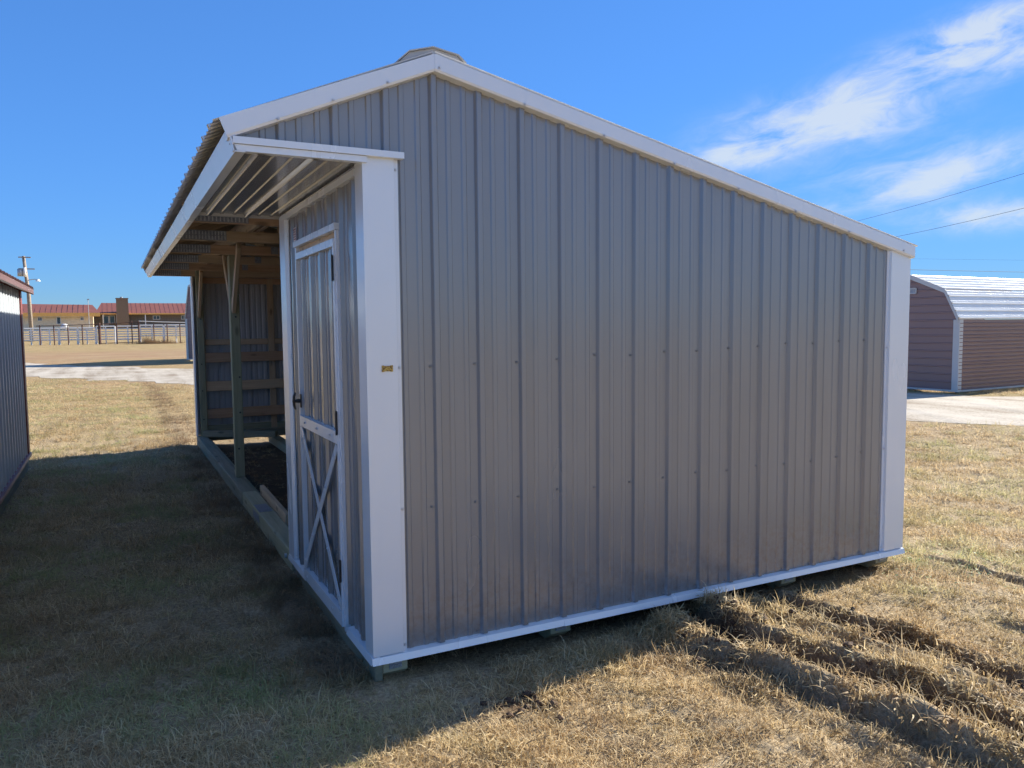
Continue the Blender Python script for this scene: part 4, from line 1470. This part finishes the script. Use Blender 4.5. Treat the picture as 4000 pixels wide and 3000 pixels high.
for i, (p, lb) in enumerate(zip(ppx, plabels)):
    r = 0.14 if i == 4 else 0.085 if i == 7 else 0.06
    x = fx_(p)
    top = fz(1268 if i < 4 else 1262 if i < 6 else 1254 if i < 8 else 1268)
    o = MB().tube([(x, FY, GZ - 0.05), (x, FY, top - 0.03), (x, FY, top)], [r, r, r * 0.6], 8).build('fence_post', 'rust')
    tag(o, lb, 'fence post', 'rusty corral posts')
for i, (a, b, z0, z1, lb) in enumerate(((140, 387, 1272, 1266, 'long rusty top pipe rail of the corral left of the gate post'), (387, 541, 1266, 1258, 'rusty top pipe rail between gate post and corner post'), (541, 740, 1255, 1262, 'pale top cable of the corral right of the corner post'), (387, 541, 1341, 1338, 'low rusty bottom pipe of the corral gate'))):
    o = MB().tube([(fx_(a), FY, fz(z0)), (fx_((a + b) / 2), FY, fz((z0 + z1) / 2 + 0.6)), (fx_(b), FY, fz(z1))], 0.045, 6).build('pipe_rail', 'rust' if i != 2 else 'fence_white')
    tag(o, lb, 'pipe rail', 'corral pipe rails')

# ------------------------------------------------------------------ grass
def tuft(name, n, rad, hmin, hmax, flat, width, seed, low=0.15):
    r = random.Random(seed)
    V, F, T = [], [], []
    for b in range(n):
        a = r.uniform(0, 2 * math.pi)
        d = rad * math.sqrt(r.random())
        base = Vector((d * math.cos(a), d * math.sin(a), -0.006))
        az = r.uniform(0, 2 * math.pi)
        ln = r.uniform(hmin, hmax)
        lean = r.uniform(low, 1.0) * flat
        w = width * r.uniform(0.6, 1.25)
        tone = r.random()
        d0 = Vector((math.cos(az), math.sin(az), 0))
        side = Vector((-d0.y, d0.x, 0))
        p = base.copy()
        th = R(88) * (1 - lean)
        curl = r.uniform(-0.2, 1.4) * (0.5 + flat)
        tw = r.uniform(-0.9, 0.9)
        seg = 4
        i0 = len(V)
        for s in range(seg + 1):
            f = s / seg
            ww = w * (1 - f ** 1.8) + 0.0003
            sd = (side * math.cos(tw * f) + Vector((0, 0, 1)) * math.sin(tw * f))
            V += [tuple(p - sd * ww / 2), tuple(p + sd * ww / 2)]
            T += [tone * (0.75 + 0.25 * f)] * 2
            p = p + (d0 * math.cos(th) + Vector((0, 0, 1)) * math.sin(th)) * ln / seg
            if p.z < 0.002:
                p.z = 0.002 + r.random() * 0.004
            th -= curl / seg * 1.6
            d0 = (d0 + side * r.uniform(-0.25, 0.25)).normalized()
        for s in range(seg):
            q = i0 + 2 * s
            F.append((q, q + 1, q + 3, q + 2))
    me = bpy.data.meshes.new(name)
    me.from_pydata(V, [], F)
    at = me.attributes.new('tone', 'FLOAT', 'POINT')
    at.data.foreach_set('value', T)
    me.materials.append(MATS['dry_grass'])
    me.polygons.foreach_set('use_smooth', [True] * len(F))
    return bpy.data.objects.new(name, me)


tcol = bpy.data.collections.new('grass_tufts')
specs = [(16, 0.045, 0.03, 0.062, 0.85, 0.0032), (16, 0.05, 0.025, 0.055, 1.0, 0.0034), (14, 0.04, 0.03, 0.075, 0.6, 0.0030),
         (18, 0.05, 0.02, 0.05, 0.95, 0.0030), (12, 0.035, 0.04, 0.085, 0.6, 0.0030), (16, 0.045, 0.03, 0.07, 0.8, 0.0036), (7, 0.06, 0.06, 0.12, 1.0, 0.0040)]
for i, sp_ in enumerate(specs):
    tcol.objects.link(tuft('tuft_%d' % i, *sp_, seed=11 + i, low=0.82 if i == 6 else 0.3))


def scatter():
    rg = np.random.default_rng(5)
    P, S = [], []
    # sample in polar coordinates around where the camera stands: denser near, thinner far
    def ring(d0, d1, dens, sc):
        a0, a1 = R(-16), R(72)
        area = 0.5 * (a1 - a0) * (d1 * d1 - d0 * d0)
        n = int(area * dens)
        d = np.sqrt(rg.uniform(d0 * d0, d1 * d1, n))
        a = rg.uniform(a0, a1, n)
        x = CAM.x + d * np.sin(a)
        y = CAM.y + d * np.cos(a)
        return x, y, np.full(n, sc)
    rings = [(0.9, 1.8, 900, 0.95), (1.8, 3.2, 1050, 1.0), (3.2, 4.5, 800, 1.1), (4.5, 6, 560, 1.2), (6, 8, 400, 1.3), (8, 11, 240, 1.45), (11, 15, 130, 1.6), (15, 22, 70, 1.8), (22, 32, 30, 2.0)]
    xs, ys, ss = zip(*[ring(*r) for r in rings])
    x, y, s = np.concatenate(xs), np.concatenate(ys), np.concatenate(ss)
    keep = np.ones(len(x), bool)
    inside = (x > -0.02) & (x < 3.66) & (y > 0.06) & (y < 8.5)
    keep &= ~(inside & (rg.random(len(x)) > 0.16))
    keep &= ~((x > wx0 - 0.05) & (x < XW + 0.04) & (y > ya - 0.05) & (y < yb + 0.05))
    keep &= ~((x > -0.03) & (x < 0.13) & (y > 0.02) & (y < 8.5))
    keep &= road_dist(x, y) + rg.normal(0, 0.25, len(x)) > ROAD_W - 0.1 + 0.9 * vnoise(x, y, 0.9, 4)
    _, _, soil = rut_fields(x, y)
    soil = np.maximum(soil, bare(x, y))
    keep &= rg.random(len(x)) > np.clip(soil * 1.1, 0, 0.97)
    thin = vnoise(x, y, 2.2, 6) * 0.6 + vnoise(x, y, 6.5, 7) * 0.4
    keep &= rg.random(len(x)) < np.clip(0.1 + 1.8 * thin, 0.2, 1.0)
    # the far left view runs only between the sheds
    x, y, s, thin = x[keep], y[keep], s[keep], thin[keep]
    z = height(x, y)
    dep, berm, _ = rut_fields(x, y)
    sc = s * rg.uniform(0.7, 1.25, len(x)) * (0.8 + 0.5 * thin) * (1 + np.clip(berm * 7, 0, 0.45))
    sc *= np.where((x > -0.1) & (x < 3.6) & (y > -0.12) & (y < 0.12), 0.6, 1.0)
    sc *= np.where((x > 0) & (x < 3.63) & (y > 0.1) & (y < 8.4), 0.7, 1.0)
    rot = np.stack([rg.normal(0, 0.14, len(x)), rg.normal(0, 0.14, len(x)), rg.uniform(0, 6.283, len(x))], -1)
    return np.stack([x, y, z], -1), sc, rot


def grass_object():
    P, S, Rr = scatter()
    # taller ragged clumps along the disturbed ground
    rg = np.random.default_rng(9)
    clumps = [(1.52, -0.20, 0.13, 150), (1.85, -0.40, 0.10, 60), (1.98, -0.08, 0.12, 120), (2.2, -0.2, 0.14, 80), (1.1, -0.34, 0.12, 80), (2.05, -0.75, 0.10, 70), (2.1, -1.2, 0.1, 70), (2.62, -0.9, 0.12, 80), (0.62, -0.40, 0.12, 70), (0.32, -0.86, 0.14, 70), (1.52, -0.85, 0.1, 60),
              (-0.12, 0.8, 0.10, 60), (-0.12, 1.6, 0.12, 70), (-0.10, 0.15, 0.08, 50), (-0.12, 2.4, 0.15, 60)]
    ex = []
    es = []
    for cx, cy, r, n in clumps:
        ex.append(np.stack([rg.normal(cx, r * 0.6, n), rg.normal(cy, r * 0.6, n)], -1))
        es.append(rg.uniform(1.0, 1.7, n))
    ex = np.concatenate(ex)
    es = np.concatenate(es)
    ez = height(ex[:, 0], ex[:, 1])
    P = np.concatenate([P, np.column_stack([ex, ez])])
    S = np.concatenate([S, es])
    Rr = np.concatenate([Rr, np.stack([rg.normal(0, 0.2, len(es)), rg.normal(0, 0.2, len(es)), rg.uniform(0, 6.28, len(es))], -1)])
    me = bpy.data.meshes.new('grass')
    me.vertices.add(len(P))
    me.vertices.foreach_set('co', P.ravel())
    a = me.attributes.new('scl', 'FLOAT', 'POINT'); a.data.foreach_set('value', S.astype(np.float32))
    a = me.attributes.new('rot', 'FLOAT_VECTOR', 'POINT'); a.data.foreach_set('vector', Rr.astype(np.float32).ravel())
    o = bpy.data.objects.new('grass', me)
    COL.objects.link(o)
    o['kind'] = 'stuff'
    o['label'] = 'dry straw coloured winter grass covering the ground round the sheds'
    o['category'] = 'grass'
    me.materials.append(MATS['dry_grass'])
    ng = bpy.data.node_groups.new('grass_scatter', 'GeometryNodeTree')
    ng.interface.new_socket('Geometry', in_out='INPUT', socket_type='NodeSocketGeometry')
    ng.interface.new_socket('Geometry', in_out='OUTPUT', socket_type='NodeSocketGeometry')
    gi = ng.nodes.new('NodeGroupInput')
    go = ng.nodes.new('NodeGroupOutput')
    ip = ng.nodes.new('GeometryNodeInstanceOnPoints')
    ci = ng.nodes.new('GeometryNodeCollectionInfo')
    ci.inputs['Collection'].default_value = tcol
    ci.inputs['Separate Children'].default_value = True
    ci.inputs['Reset Children'].default_value = True
    ip.inputs['Pick Instance'].default_value = True
    na = ng.nodes.new('GeometryNodeInputNamedAttribute'); na.data_type = 'FLOAT'; na.inputs['Name'].default_value = 'scl'
    nr = ng.nodes.new('GeometryNodeInputNamedAttribute'); nr.data_type = 'FLOAT_VECTOR'; nr.inputs['Name'].default_value = 'rot'
    er = ng.nodes.new('FunctionNodeEulerToRotation')
    l = ng.links.new
    l(gi.outputs[0], ip.inputs['Points'])
    l(ci.outputs[0], ip.inputs['Instance'])
    l(na.outputs[0], ip.inputs['Scale'])
    l(nr.outputs[0], er.inputs[0])
    l(er.outputs[0], ip.inputs['Rotation'])
    l(ip.outputs[0], go.inputs[0])
    md = o.modifiers.new('scatter', 'NODES')
    md.node_group = ng
    print('GRASS', len(P))


grass_object()

# ------------------------------------------------------------------ loose details
def clod(name, label, x, y, r, seed):
    bm = bmesh.new()
    bmesh.ops.create_icosphere(bm, subdivisions=2, radius=1.0)
    for v in bm.verts:
        n = mnoise.noise(v.co * 1.7 + Vector((seed * 3.1, seed, 0)))
        v.co *= 1 + 0.45 * n
        v.co.z *= 0.62
    me = bpy.data.meshes.new(name)
    bm.to_mesh(me)
    bm.free()
    me.materials.append(MATS['soil'])
    o = bpy.data.objects.new(name, me)
    COL.objects.link(o)
    o.scale = (r, r, r)
    o.location = (x, y, float(height(np.array([x]), np.array([y]))[0]) + r * 0.25)
    o.rotation_euler = (0, 0, seed)
    tag(o, label, 'soil clod', 'soil clods in the ruts')


clod('soil_clod', 'large dark soil clod heaped at the head of the deep rut', 1.80, -0.30, 0.06, 1)
clod('soil_clod', 'smaller soil clod left of the deep rut head', 1.64, -0.34, 0.035, 2)
clod('soil_clod', 'soil clod on the right bank of the deep rut', 1.93, -0.46, 0.04, 3)
clod('soil_clod', 'soil clod lying in the second rut further right', 2.44, -0.55, 0.035, 4)


def crumbs():
    r = random.Random(21)
    bm = bmesh.new()
    bmesh.ops.create_icosphere(bm, subdivisions=1, radius=1.0)
    base = [v.co.copy() for v in bm.verts]
    fcs = [tuple(v.index for v in f.verts) for f in bm.faces]
    bm.free()
    m = MB()
    spots = []
    for pts, w, d in RUTS[:2]:
        for k in range(150):
            t = r.random() ** 1.6
            y = 0.1 - 2.2 * t
            ys_ = [p[1] for p in pts][::-1]
            xs2 = [p[0] for p in pts][::-1]
            spots.append((float(np.interp(y, ys_, xs2)) + r.gauss(0, 0.11), y))
    for k in range(120):
        spots.append((r.gauss(1.80, 0.17), r.gauss(-0.30, 0.13)))
    for k in range(50):
        spots.append((r.gauss(0.49, 0.13), r.gauss(-0.5, 0.07)))
    for x, y in spots:
        q = 0.005 + 0.022 * r.random() ** 3
        z = float(height(np.array([x]), np.array([y]))[0])
        n = len(m.v)
        sd = r.random() * 50
        for c in base:
            f = q * (1 + 0.5 * mnoise.noise(c * 1.5 + Vector((sd, 0, 0))))
            m.v.append((x + c.x * f, y + c.y * f, z + q * 0.35 + c.z * f * 0.75))
        m.f += [tuple(n + i for i in t) for t in fcs]
    o = m.build('soil_crumbs', 'soil')
    o['kind'] = 'stuff'
    o['label'] = 'crumbled brown soil scattered along the ruts'


crumbs()


def broadleaf():
    r = random.Random(8)
    m = MB()
    for k in range(420):
        if k < 300:
            x, y = r.gauss(3.95, 0.28), r.gauss(-0.12, 0.28)
        else:
            x, y = r.uniform(-1.6, -0.3), r.uniform(-0.8, 5.0)
        if x > -0.05 and x < 3.66 and y > 0.0:
            continue
        z = float(height(np.array([x]), np.array([y]))[0]) + r.uniform(0.012, 0.035)
        a = r.uniform(0, 6.28)
        L_ = r.uniform(0.008, 0.02)
        d = Vector((math.cos(a), math.sin(a), r.uniform(-0.2, 0.5)))
        s_ = Vector((-d.y, d.x, r.uniform(-0.3, 0.3))) * 0.45
        p = Vector((x, y, z))
        m.quad(p, p + d * L_ * 0.5 + s_ * L_, p + d * L_, p + d * L_ * 0.5 - s_ * L_)
    o = m.build('green_weeds', 'weed_green')
    o['kind'] = 'stuff'
    o['label'] = 'sprigs of low green weeds in the dry grass'


plain('weed_green', (0.16, 0.24, 0.06), 0.6)
broadleaf()


def weeds():
    r = random.Random(3)
    m = MB()
    for k in range(900):
        px = r.gauss(600, 55)
        x = fx_(px)
        y = FY - 1.5 + r.uniform(-1.6, 1.2)
        h_ = r.uniform(0.15, 1.0) * (0.35 + 0.65 * math.exp(-((px - 570) / 28) ** 2) + 0.4 * math.exp(-((px - 640) / 18) ** 2)) * (0.5 + r.random())
        a = r.uniform(-0.6, 0.6)
        w_ = r.uniform(0.008, 0.022)
        m.quad((x - w_, y, GZ), (x + w_, y, GZ), (x + a * h_ + 0.002, y, GZ + h_), (x + a * h_ - 0.002, y + 0.02, GZ + h_))
        m.quad((x, y - w_, GZ), (x, y + w_, GZ), (x - a * h_ * .7, y + .002, GZ + h_ * 0.8), (x - a * h_ * .7, y - .002, GZ + h_ * 0.8))
    o = m.build('dry_weeds', 'weed')
    tag(o, 'clump of tall dry tan weeds at the foot of the corral fence', 'weeds')
    o['kind'] = 'stuff'


plain('weed', (0.42, 0.29, 0.15), 0.9)
weeds()
